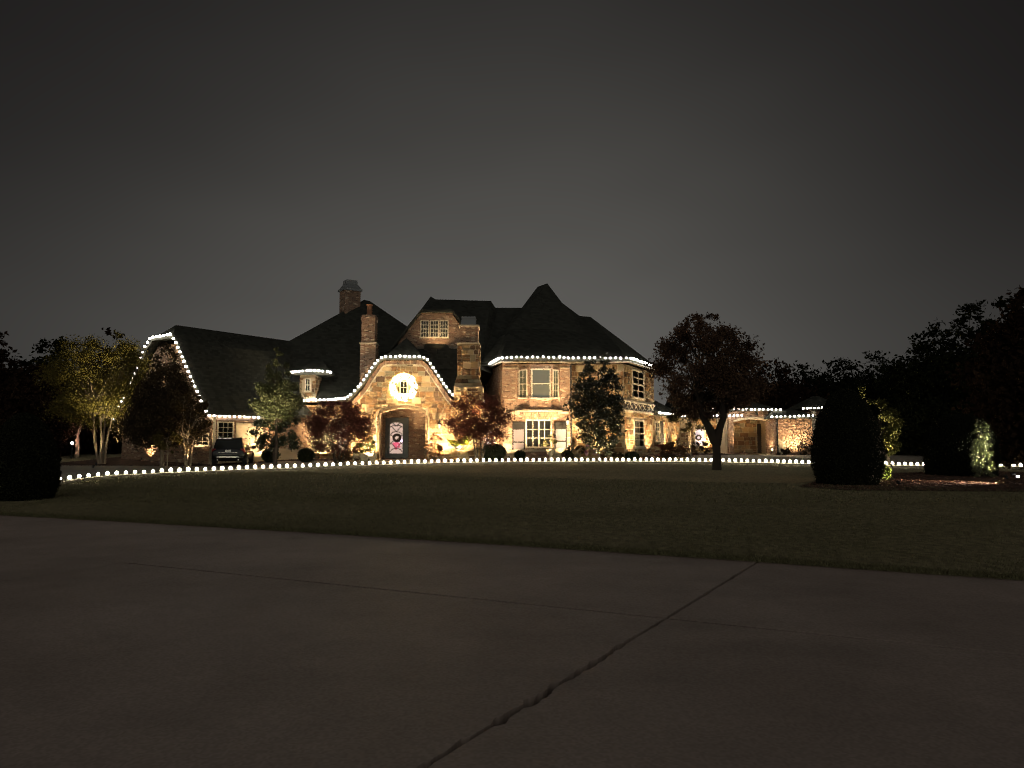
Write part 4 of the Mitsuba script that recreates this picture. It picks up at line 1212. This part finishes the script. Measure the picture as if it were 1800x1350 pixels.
r9 = at(1547, 846, 29.0) * [1, 1, 0] + [0, 0, gz(29.0) + .05]
tree('lit_shrub', 'small bright yellow green shrub lit at the foot of the egg shaped hedge', (r9[0], r9[1] - .1, gz(r9[1])), 1.1, .12, ell(.36, .5, .4), 26, 1500, .035, (.06, .085, .02), (.15, .18, .05), 304, .012, 3, spread=.1, n_branch=8, catg='shrub')
tree('lit_column_tree', 'narrow leafy tree lit from below behind the egg shaped hedge', (at(1560, 780, 46)[0], 46, gz(46)), 5.0, .5, ell(1.35, .5, .4), 44, 6500, .09, (.06, .06, .02), (.13, .125, .045), 305, .09, 1, lean=(-1.1, 0), n_branch=16)
hc = (gh[0] + 1.65, gh[1] + .4)
tree('lit_column_shrub', 'narrow upright shrub brightly lit from below beside the rounded right hedge', (at(1726, 800, hc[1] - 1.6)[0], hc[1] - 1.6, gz(hc[1])), 2.75, .1, lambda t: .44 * (1 - t) ** .35 + .05, 90, 8000, .035, (.10, .115, .05), (.24, .25, .13), 306, .03, 3, spread=.1, n_branch=10, catg='shrub', leafmat='gloss_leaf')

# boxwoods, bed plants
BOX = ((.012, .016, .008), (.03, .036, .016))
def bx_(label, px, py, Y, R_, seed, catg='shrub', col=BOX, hh=1.0, key='boxwood'):
    b = at(px, py, Y)
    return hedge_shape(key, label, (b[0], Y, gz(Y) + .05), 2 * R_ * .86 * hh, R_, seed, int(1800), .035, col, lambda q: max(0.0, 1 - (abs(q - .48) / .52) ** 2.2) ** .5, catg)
bx_('round clipped boxwood ball right of the pale green tree trunk', 475, 805, 49.2, .55, 310)
bx_('round clipped boxwood ball under the window left of the red maple', 538, 803, 49.6, .56, 311)
bx_('round boxwood ball under the left shutter of the right wing', 914, 800, 52.2, .40, 312)
bx_('round boxwood ball under the far shutter of the right wing', 997, 800, 52.4, .40, 313)
bx_('low boxwood ball at the stone corner of the right wing', 1111, 800, 52.0, .50, 314, hh=.7)
bx_('low clipped hedge block behind the right red maple', 868, 800, 50.6, .85, 315, 'hedge', ((.016, .02, .010), (.04, .046, .022)), .85, 'low_hedge')
tree('potted_shrub', 'bushy green shrub in the stone planter left of the porch arch', (at(642, 800, 50.4)[0], 50.4, gz(50.4) + .5), 1.35, .1, ell(.62, .5, .45), 22, 1800, .06, (.03, .04, .015), (.07, .08, .03), 320, .03, 2, n_branch=6, spread=.1, catg='shrub')
tree('potted_shrub', 'reddish bare looking shrub right of the porch arch', (at(763, 800, 50.6)[0], 50.6, gz(50.6)), 2.0, .2, ell(.62, .5, .5), 24, 1500, .055, (.12, .05, .025), (.26, .14, .08), 321, .025, 4, n_branch=18, spread=.25, catg='shrub')
tree('red_shrub', 'low shrub with red flowers under the link wing window', (at(1168, 796, 57)[0], 57, gz(57)), 1.1, .1, ell(.7, .5, .4), 16, 1100, .06, (.10, .03, .02), (.25, .07, .05), 322, .02, 3, n_branch=8, spread=.2, catg='shrub')
tree('brown_shrub', 'broad brownish shrub between the link wing and the slim tree', (at(1192, 796, 56)[0], 56, gz(56)), 1.25, .0, ell(1.25, .4, .3), 30, 2600, .07, (.07, .035, .022), (.14, .08, .05), 323, .02, 3, n_branch=8, spread=.3, catg='shrub')
tree('flower_clump', 'pink flowers lit at the foot of the magnolia', (at(1040, 792, 50.9)[0], 50.9, gz(50.9)), 1.35, .3, ell(.5, .5, .5), 18, 520, .06, (.3, .12, .22), (.5, .3, .4), 324, .015, 3, n_branch=8, spread=.15, catg='flowers')
tree('brown_shrub', 'twiggy brown shrub under the left red maple', (at(610, 800, 50.0)[0], 50.0, gz(50.0)), 1.6, .0, ell(.95, .4, .35), 26, 1500, .06, (.07, .04, .025), (.13, .08, .05), 325, .02, 5, n_branch=22, spread=.35, catg='shrub')
for i, (px, Y, h_, lb) in enumerate([(1228, 60.5, 1.3, 'dark brown bush below the pale lit link wing window'), (1420, 59.8, .9, 'dark bush at the foot of the low brick wall'), (1375, 60.0, .75, 'small dark bush left along the low brick wall'), (1010, 52.4, 1.1, 'dark brown bush left of the magnolia'), (1075, 52.2, 1.0, 'dark brown bush right of the magnolia')]):
    b = at(px, 800, Y)
    tree('bed_bush', lb, (b[0], Y, gz(Y)), h_, .0, ell(.75 * h_, .4, .3), 14, 900, .07, (.03, .022, .014), (.07, .05, .03), 330 + i, .015, 3, n_branch=5, spread=.2, catg='shrub')
# planter box, urn, hanging hayrack planter, lit little tree
t = thing('stone_planter', 'square stone planter left of the porch arch', 'planter')
pb = at(641, 805, 50.4)
for i in range(3):
    put(t + '__block', abox(pb[0] - .75 + i * .5, pb[0] - .75 + i * .5 + .48, 50.05, 50.85, gz(50.4) + .05, gz(50.4) + .55), 'limestone')
put(t + '__rim', abox(pb[0] - .8, pb[0] + .8, 50.0, 50.9, gz(50.4) + .55, gz(50.4) + .63), 'limestone')
t = thing('garden_urn', 'pale stone urn with a small leafy plant before the ground floor window', 'urn')
ub = at(968, 800, 52.6)
put(t + '__bowl', lathe([[0, 0], [.2, 0], [.2, .08], [.1, .16], [.1, .3], [.24, .42], [.33, .72], [.36, .76], [.3, .76], [.2, .5], [0, .45]], 16, (ub[0], 52.6, gz(52.6) + .05)), 'limestone', 40)
tree('urn_plant', 'small leafy plant growing in the pale urn', (ub[0], 52.6, gz(52.6) + .6), 1.3, .1, ell(.5, .5, .4), 16, 700, .06, (.05, .05, .02), (.12, .11, .05), 340, .02, 1, n_branch=8, catg='plant')
t = thing('wall_basket', 'dark iron basket with yellow green leaves hung on the lit chimney base', 'planter')
bs, bz = CH1.hit(807, 784)
put(t + '__basket', lathe([[0, -.25], [.2, -.22], [.5, .1], [.47, .1], [.18, -.17], [0, -.2]], 14, CH1.P(bs, bz, .52)), 'dark_metal')
r = np.random.default_rng(341)
m, cc, _ = crown(r, CH1.P(bs, 0, .5)[:2], (0, 0), bz + .05, bz + .5, lambda t_: .6, 14, 700, .055, (.12, .16, .02), (.3, .34, .05), .4)
put(t + '__leaves', m, 'leaf', color=cc)
t = thing('lit_little_tree', 'little tree wrapped in white lights behind the right red maple', 'tree')
lb_ = at(861, 790, 51.6)
m, cc, _ = crown(r, lb_[:2], (0, 0), gz(51.6), gz(51.6) + 2.5, cone_env(.55, .1), 30, 1500, .06, DARKG[0], DARKG[1])
put(t + '__crown', m, 'leaf', color=cc)
ml = []
for i in range(110):
    q = r.random()
    a = r.uniform(0, 6.28)
    rr = .55 * (1 - q) + .05
    s_ = trimesh.creation.icosphere(0, radius=.035)
    s_.apply_translation([lb_[0] + rr * math.cos(a), 51.6 + rr * math.sin(a), gz(51.6) + .15 + 2.35 * q])
    ml.append(s_)
k = put(t + '__mini_lights', cat(ml), 'bulb_glass', emitter={**emit(np.array([1, .85, .95]) * 3), 'sampling_weight': 3.0})
lab(k, kind='stuff')

# background trees: each a thing of its own
BG = [
    # px, top y, depth, radius m, colour, key, label
    (-14, 585, 62, 3.2, RUSSET, 'tall bare brown tree at the left edge'), (95, 596, 66, 4.2, DARKG, 'dark tree behind the yellow lit tree, left part'),
    (60, 640, 58, 3.4, RUSSET, 'low dark tree above the left hedge'), (20, 668, 52, 3.2, RUSSET, 'brown tree crown over the left hedge'),
    (200, 582, 64, 3.6, RUSSET, 'dark tree behind the yellow lit tree, right part'), (130, 680, 80, 5.5, DARKG, 'far dark thicket tree seen under the yellow lit tree'),
    (-30, 700, 75, 6, DARKG, 'far dark thicket tree beyond the left hedge'), (225, 690, 74, 5, DARKG, 'far dark thicket tree left of the house'),
    (1352, 634, 78, 5.0, RUSSET, 'brown tree behind the gatehouse arch'), (1300, 655, 82, 5.0, DARKG, 'dark tree behind the gatehouse, left'), (1415, 640, 84, 5.2, DARKG, 'dark tree behind the low brick wall'),
    (1475, 634, 88, 5.0, DARKG, 'dark tree behind the far pavilion'), (1532, 617, 84, 5.0, DARKG, 'rounded dark tree rising behind the egg hedge'), (1590, 628, 80, 4.6, DARKG, 'dark tree right behind the egg hedge'),
    (1640, 566, 66, 4.6, DARKG, 'tall dark tree left in the right hand grove'), (1705, 538, 62, 4.6, DARKG, 'tallest dark tree in the right hand grove'), (1770, 530, 58, 4.0, DARKG, 'tall dark tree near the right edge'),
    (1805, 500, 44, 3.4, RUSSET, 'brown tree overhanging the right edge'), (1250, 690, 86, 5, DARKG, 'far dark tree behind the link wing'),
    (1570, 690, 70, 4.5, DARKG, 'low dark thicket tree behind the lit narrow tree'), (1650, 700, 60, 4.6, DARKG, 'low dark thicket tree behind the rounded hedge'), (1740, 705, 56, 4.4, DARKG, 'low dark thicket tree right of the rounded hedge'), (1830, 700, 50, 4.4, DARKG, 'low dark thicket tree beyond the right edge'), (1500, 700, 76, 4.5, DARKG, 'low dark thicket tree left behind the egg hedge')]
for i, (px, ty, Y, R_, colr, lb) in enumerate(BG):
    p = at(px, ty, Y)
    Ht = p[2] - gz(Y)
    tree('background_tree', lb, (p[0], Y, gz(Y)), Ht, .1, (lambda R: lambda t: R * (.75 + .25 * math.sin(t * 3)) * (1 - max(0, t - .45) / .58) ** .62)(R_), 120, 14500, .20, np.array(colr[0]) * .8, np.array(colr[1]) * .7, 400 + i, .2, 1, n_branch=8, rc=.46, aspect=.6, shell=.25)

# ------------------------------------------------------------------ things far left: lit slim trunk, lamp
t = thing('far_tree', 'slim far tree with its trunk lit warm and pink beyond the left hedge', 'tree')
fb = at(135.5, 790, 55)
put(t + '__trunk', tube([[fb[0], 55, .3], [fb[0] + .05, 55, 1.2], [fb[0] - .05, 55, 2.1], [fb[0] + .25, 55, 3.0]], [.17, .16, .14, .07], 8), 'bark_pale')
m, cc, _ = crown(np.random.default_rng(8), fb[:2], (0, 0), 2.3, 4.0, lambda t_: 1.3, 16, 900, .09, RUSSET[0], (.2, .12, .08))
put(t + '__crown', m, 'leaf', color=cc)
t = thing('far_lamp', 'small bright white lamp beside the far lit trunk', 'garden light')
lp = at(127, 779, 54)
put(t + '__globe', ball(lp, .11, 2), 'bulb_glass', True, emitter=emit(np.array([1, .93, .85]) * 6))
put(t + '__post', tube([[lp[0], 54, .3], [lp[0], 54, lp[2] - .1]], .03, 6), 'dark_metal')
uplight((fb[0] + .1, 54.1, gz(54) + .1), (fb[0], 55, 2.0), 4, 'bullet uplight at the far lit trunk', color=np.array([1, .5, .4]), weight=4)

# ------------------------------------------------------------------ garden lights
def wash(px, Yw, dist, power, label, zt=2.6, dx=0.0, cutoff=52, beam=24, color=WARM, weight=14):
    X = at(px, 795, Yw)[0]
    Y = Yw - dist
    uplight((X, Y, gz(Y) + .12), (X + dx, Yw, gz(Yw) + zt), power, label, cutoff=cutoff, beam=beam, color=color, weight=weight)


def wash_on(fr, px, dist, power, label, zt=2.6, **k):
    s = fr.hit(px, 795)[0]
    p = fr.P(s, 0, dist)
    q = fr.P(s, 0, 0)
    uplight((p[0], p[1], gz(p[1]) + .12), (q[0], q[1], gz(q[1]) + zt), power, label, **k)


wash_on(W1, 265, .7, 5, 'bullet uplight at the foot of the left gable wall', 1.2)
wash_on(W2, 338, .8, 7, 'bullet uplight behind the small multi stemmed tree', 1.6)
wash_on(W2, 452, 1.3, 18, 'bullet uplight against the pale wall right of the parked car', 1.9)
wash(510, 54, 1.3, 18, 'bullet uplight behind the left boxwood ball', 2.2)
wash(567, 54, 1.1, 22, 'bullet uplight under the shuttered window left of the red maple', 2.0)
wash(600, 54, 1.6, 13, 'bullet uplight behind the left red maple', 3.4)
wash(648, 52, .95, 44, 'bullet uplight below the left porch lantern', 3.1, cutoff=58, beam=30)
wash(622, 52.6, 1.3, 10, 'bullet uplight by the stone planter', 2.4)
wash(787, 52, 1.0, 46, 'bullet uplight between the right porch lantern and the chimney', 3.1, dx=-.45, cutoff=58, beam=30)
wash(660, 52, 2.4, 38, 'added bullet uplight before the porch step, left', 5.6, cutoff=44, beam=24)  # added broad wash to even out the light on the entry gable
wash(752, 52, 2.4, 38, 'added bullet uplight before the porch step, right', 5.6, cutoff=44, beam=24)  # its added twin, filling the right half of the gable
wash(812, 51.2, 1.1, 20, 'bullet uplight under the hanging iron basket', 3.2)
wash(834, 51.2, 1.5, 85, 'bullet uplight at the right of the chimney base', 6.0, cutoff=30, beam=16)
wash(895, 54.4, 1.3, 15, 'bullet uplight under the left shutter', 2.3)
uplight((-2.3, 54.2, gz(54.2) + .1), (-1.35, 57.5, 4.8), 34, 'bullet uplight at the left corner of the right wing')
wash(945, 53.9, 2.6, 66, 'bullet uplight in the bed before the ground floor window', 5.3)
wash(990, 54.4, 1.3, 15, 'bullet uplight under the right shutter', 2.3)
wash(1004, 54.6, 2.0, 34, 'bullet uplight left of the magnolia', 5.0)
wash(1050, 54.5, 1.0, 20, 'bullet uplight behind the magnolia', 3.0)
wash_on(FR, 1106, 1.4, 24, 'bullet uplight at the stone corner', 2.4)
wash_on(FR, 1122, 2.2, 36, 'bullet uplight below the tall side windows', 5.0)
wash_on(FR, 1138, 1.3, 22, 'bullet uplight between the side windows', 2.4)
wash_on(GL, 1166, 1.3, 24, 'bullet uplight by the red flowering shrub', 2.4)
wash_on(GL, 1185, 1.0, 18, 'bullet uplight behind the brown shrub', 2.6)
wash_on(G2, 1243, .9, 14, 'bullet uplight under the pale lit window', 1.8)
wash_on(G2, 1275, 1.0, 14, 'bullet uplight left of the gatehouse arch', 2.4)
wash(1303, 63, .5, 8, 'bullet uplight at the left jamb of the gatehouse arch', 1.4)
wash(1396, 61, 1.4, 15, 'bullet uplight in the middle of the low brick wall', 1.9)
wash(1349, 63, 1.1, 10, 'bullet uplight right of the gatehouse arch', 3.8)
uplight((-13.4, 49.6, gz(49.6) + .1), (at(647, 620, 54.2)[0], 54.2, 8.6), 46, 'added bullet floodlight aimed up at the slim brick chimney', cutoff=18, beam=10, weight=8)  # added floodlight that lifts the brightness of the slim chimney
uplight((-5.7, 55.75, 8.62), (-5.9, 57, 11.2), 2.6, 'added bullet light on the low roof brightening the upper gable', cutoff=52, beam=34, weight=10)  # added roof lamp, there only to brighten the upper gable wall
uplight((at(1212, 800, 54.4)[0], 54.3, gz(54.3) + .1), (at(1214, 800, 55)[0], 55, 2.4), 12, 'bullet uplight at the slim pale trunk', cutoff=40, beam=20, weight=8)
uplight((-24.5, 43.0, gz(43.0) + .12), (-25.0, 46.8, 6.2), 66, 'bullet uplight under the yellow lit tree', color=np.array([1, .83, .47]), cutoff=32, beam=14)
uplight((at(173, 800, 46.2)[0], 46.0, gz(46) + .1), (at(172, 700, 47.5)[0], 47.5, 3.2), 4, 'second bullet uplight at the stems of the yellow lit tree', color=np.array([1, .83, .47]), cutoff=34, beam=18, weight=6)
uplight((at(325, 800, 43.0)[0], 42.7, gz(42.7) + .1), (at(331, 760, 43.6)[0], 43.6, 2.2), 3.5, 'bullet uplight at the small multi stemmed tree', cutoff=36, weight=6)
uplight((at(450, 800, 42.4)[0], 42.0, gz(42) + .1), (at(474, 690, 46.3)[0], 46.3, 4.6), 75, 'bullet uplight before the pale green tree', color=np.array([1, .84, .5]), cutoff=20, beam=12)
uplight((at(1052, 800, 49.3)[0], 49.0, gz(49) + .1), (at(1052, 700, 50.3)[0], 50.3, 4.5), 16, 'bullet uplight at the foot of the magnolia', cutoff=40, weight=8)
uplight((r9[0] + .2, r9[1] - 1.1, gz(r9[1]) + .1), (r9[0], r9[1] - .05, .7), 4.0, 'bullet uplight at the bright shrub beside the egg shaped hedge', color=np.array([1, .9, .45]), cutoff=38, beam=24, weight=8)
uplight((at(1566, 800, 44.5)[0], 44.4, gz(44.4) + .1), (at(1535, 715, 45.6)[0], 45.6, 3.6), 40, 'bullet uplight at the narrow tree behind the egg shaped hedge', color=np.array([1, .84, .5]), cutoff=34, beam=14, weight=8)
cs = at(1726, 800, hc[1] - 1.6)[0]
uplight((cs + .1, hc[1] - 3.1, gz(hc[1]) + .1), (cs - .02, hc[1] - 1.7, 1.5), 48, 'bullet uplight at the bright upright shrub', color=np.array([1, .92, .68]), cutoff=32, beam=20, weight=8)
gm = ground_at(1786, 850)
uplight((gm[0], gm[1], gz(gm[1]) + .45), (gm[0] - 1.5, gm[1] + .25, gz(gm[1]) + .05), 34, 'bullet light shining across the mulch island', color=np.array([1, .68, .48]), cutoff=44, beam=22, weight=10)
put('floodlight__lens', ball((gm[0] + .05, gm[1] - .06, gz(gm[1]) + .32), .055, 2), 'bulb_glass', True, emitter=emit([7, 6.5, 6]))
lab('floodlight', 'small glaring white lamp at the right edge of the mulch island', 'garden light')
uplight((gl_[0] - 1.1, gl_[1] - 1.0, .12), (gl_[0] - .75, gl_[1] + .2, .7), 2.0, 'bullet uplight at the left edge hedge', color=np.array([1, .85, .4]), cutoff=40, weight=6)
fl_ = at(981, 808, 50.2)
t = thing('floodlight', 'small glaring pinkish lamp in the bed before the right wing window', 'garden light')
put(t + '__lens', ball((fl_[0], 50.2, fl_[2]), .13, 2), 'bulb_glass', True, emitter=emit([5, 4.2, 4.8]))
put(t + '__stake', tube([[fl_[0], 50.25, gz(50.2)], [fl_[0], 50.25, fl_[2] - .1]], .02, 6), 'dark_metal')

# ------------------------------------------------------------------ parked car
car = thing('parked_car', 'black sport utility car parked on the drive with its back to the lawn', 'car')
CY = 45.2
cpos = np.array([at(394, 800, CY)[0] + .1, CY, gz(CY) + .07])
MC = trimesh.transformations.translation_matrix(cpos + [-.35, 2.3, 0]) @ trimesh.transformations.rotation_matrix(math.radians(12.0), [0, 0, 1])


def cput(key, m, mat, smooth=False, **k):
    m = m.copy()
    m.apply_transform(MC)
    return put(key, m, mat, smooth, **k)


def loft(st, n=20, pw=3.2):
    """rings: (y, half width, z low, z high)"""
    rows = []
    for y, hw, z0, z1 in st:
        a = np.arange(n) * 2 * np.pi / n
        c, s = np.cos(a), np.sin(a)
        x = np.sign(c) * np.abs(c) ** (2 / pw) * hw
        z = (z0 + z1) / 2 + np.sign(s) * np.abs(s) ** (2 / pw) * (z1 - z0) / 2
        rows.append(np.column_stack([x, np.full(n, y), z]))
    v = np.vstack(rows)
    f = []
    for i in range(len(st) - 1):
        for j in range(n):
            k = (j + 1) % n
            f += [[i * n + j, i * n + k, (i + 1) * n + k], [i * n + j, (i + 1) * n + k, (i + 1) * n + j]]
    k = len(v)
    v = np.vstack([v, rows[0].mean(0), rows[-1].mean(0)])
    e = len(st) - 1
    for j in range(n):
        f += [[j, k, (j + 1) % n], [e * n + j, e * n + (j + 1) % n, k + 1]]
    return trimesh.Trimesh(v, f, process=False)


cput(car + '__body', loft([(-2.42, .86, .46, 1.00), (-2.36, .95, .36, 1.10), (-1.9, 1.0, .30, 1.16), (-.5, 1.01, .28, 1.14), (1.0, 1.0, .28, 1.12), (1.8, .97, .30, 1.06), (2.3, .9, .36, .95), (2.42, .78, .42, .86)]), 'black_paint', 45)
cab = hull([(sx * w, y, z) for sx in (-1, 1) for y, w, z in ((-2.33, .88, 1.05), (-2.08, .74, 1.66), (-1.85, .70, 1.76), (.2, .70, 1.76), (.55, .74, 1.68), (1.25, .88, 1.08))])
cput(car + '__cabin', cab, 'black_paint', 30)
cput(car + '__rear_window', hull([(sx * w, y - d_, z) for sx in (-1, 1) for d_ in (.012, -.02) for y, w, z in ((-2.285, .76, 1.17), (-2.095, .66, 1.62))]), 'dark_glass')
for sx in (-1, 1):
    for (y0, y1) in ((-1.95, -1.15), (-1.08, -.2), (-.12, .75)):
        yt0, yt1 = max(y0, -1.85), min(y1, .4)
        cput(car + '__side_window', hull([(sx * (w + d_), y, z) for d_ in (.012, -.02) for y, w, z in ((y0, .862, 1.16), (y1, .862, 1.16), (yt0, .748, 1.62), (yt1, .748, 1.62))]), 'dark_glass')
    cput(car + '__roof_rail', tube([(sx * .64, -1.8, 1.77), (sx * .65, -1.6, 1.83), (sx * .65, -.1, 1.83), (sx * .64, .2, 1.77)], .022, 6), 'chrome')
    cput(car + '__tail_light', hull([(sx * x, y, z) for x, y, z in ((.70, -2.40, .84), (.95, -2.34, .84), (.72, -2.36, 1.10), (.93, -2.28, 1.10), (.97, -2.15, .95), (.97, -2.15, 1.05))]), 'red_lens')
    k = cput(car + '__mirror', loft([(.52, .10, 1.10, 1.24), (.60, .14, 1.06, 1.28), (.70, .10, 1.10, 1.24)], 12), 'black_paint', 45)
    v_ = np.array(meshkit.WRITTEN[scene[k]['filename']][0])
    del scene[k]
    mm = loft([(.52, .10, 1.10, 1.24), (.60, .14, 1.06, 1.28), (.70, .10, 1.10, 1.24)], 12)
    mm.apply_translation([sx * 1.12, 0, 0])
    cput(car + '__mirror', mm, 'black_paint', 45)
    for y in (-1.5, 1.45):
        wl_ = trimesh.creation.cylinder(.385, .25, sections=24)
        wl_.apply_transform(trimesh.transformations.rotation_matrix(math.pi / 2, [0, 1, 0]))
        wl_.apply_translation([sx * .90, y, .385])
        kk = cput(car + '__wheel', wl_, 'rubber', 40)
        rm = trimesh.creation.cylinder(.25, .02, sections=18)
        rm.apply_transform(trimesh.transformations.rotation_matrix(math.pi / 2, [0, 1, 0]))
        rm.apply_translation([sx * 1.03, y, .385])
        cput(kk + '__rim', rm, 'chrome')
cput(car + '__rear_bumper', loft([(-2.50, .70, .50, .66), (-2.46, .90, .46, .70), (-2.3, .97, .44, .72)], 14), 'black_paint', 45)
cput(car + '__bumper_step', hull([(sx * .62, y, z) for sx in (-1, 1) for y in (-2.53, -2.40) for z in (.55, .63)]), 'chrome')
cput(car + '__license_plate', hull([(sx * .17, y, z) for sx in (-1, 1) for y, z in ((-2.43, .90), (-2.425, 1.02), (-2.40, .90), (-2.40, 1.02))]), 'plate')
cput(car + '__tailgate_trim', hull([(sx * .55, y, z) for sx in (-1, 1) for y in (-2.43, -2.40) for z in (.83, .855)]), 'chrome')
cput(car + '__exhaust', cat([lathe([[0, 0], [.04, 0], [.04, .1], [0, .1]], 8, (sx * .6, -2.4, .36)) for sx in (-1, 1)]), 'chrome')

for k_, d_ in labels.items():
    assert isinstance(d_, dict)
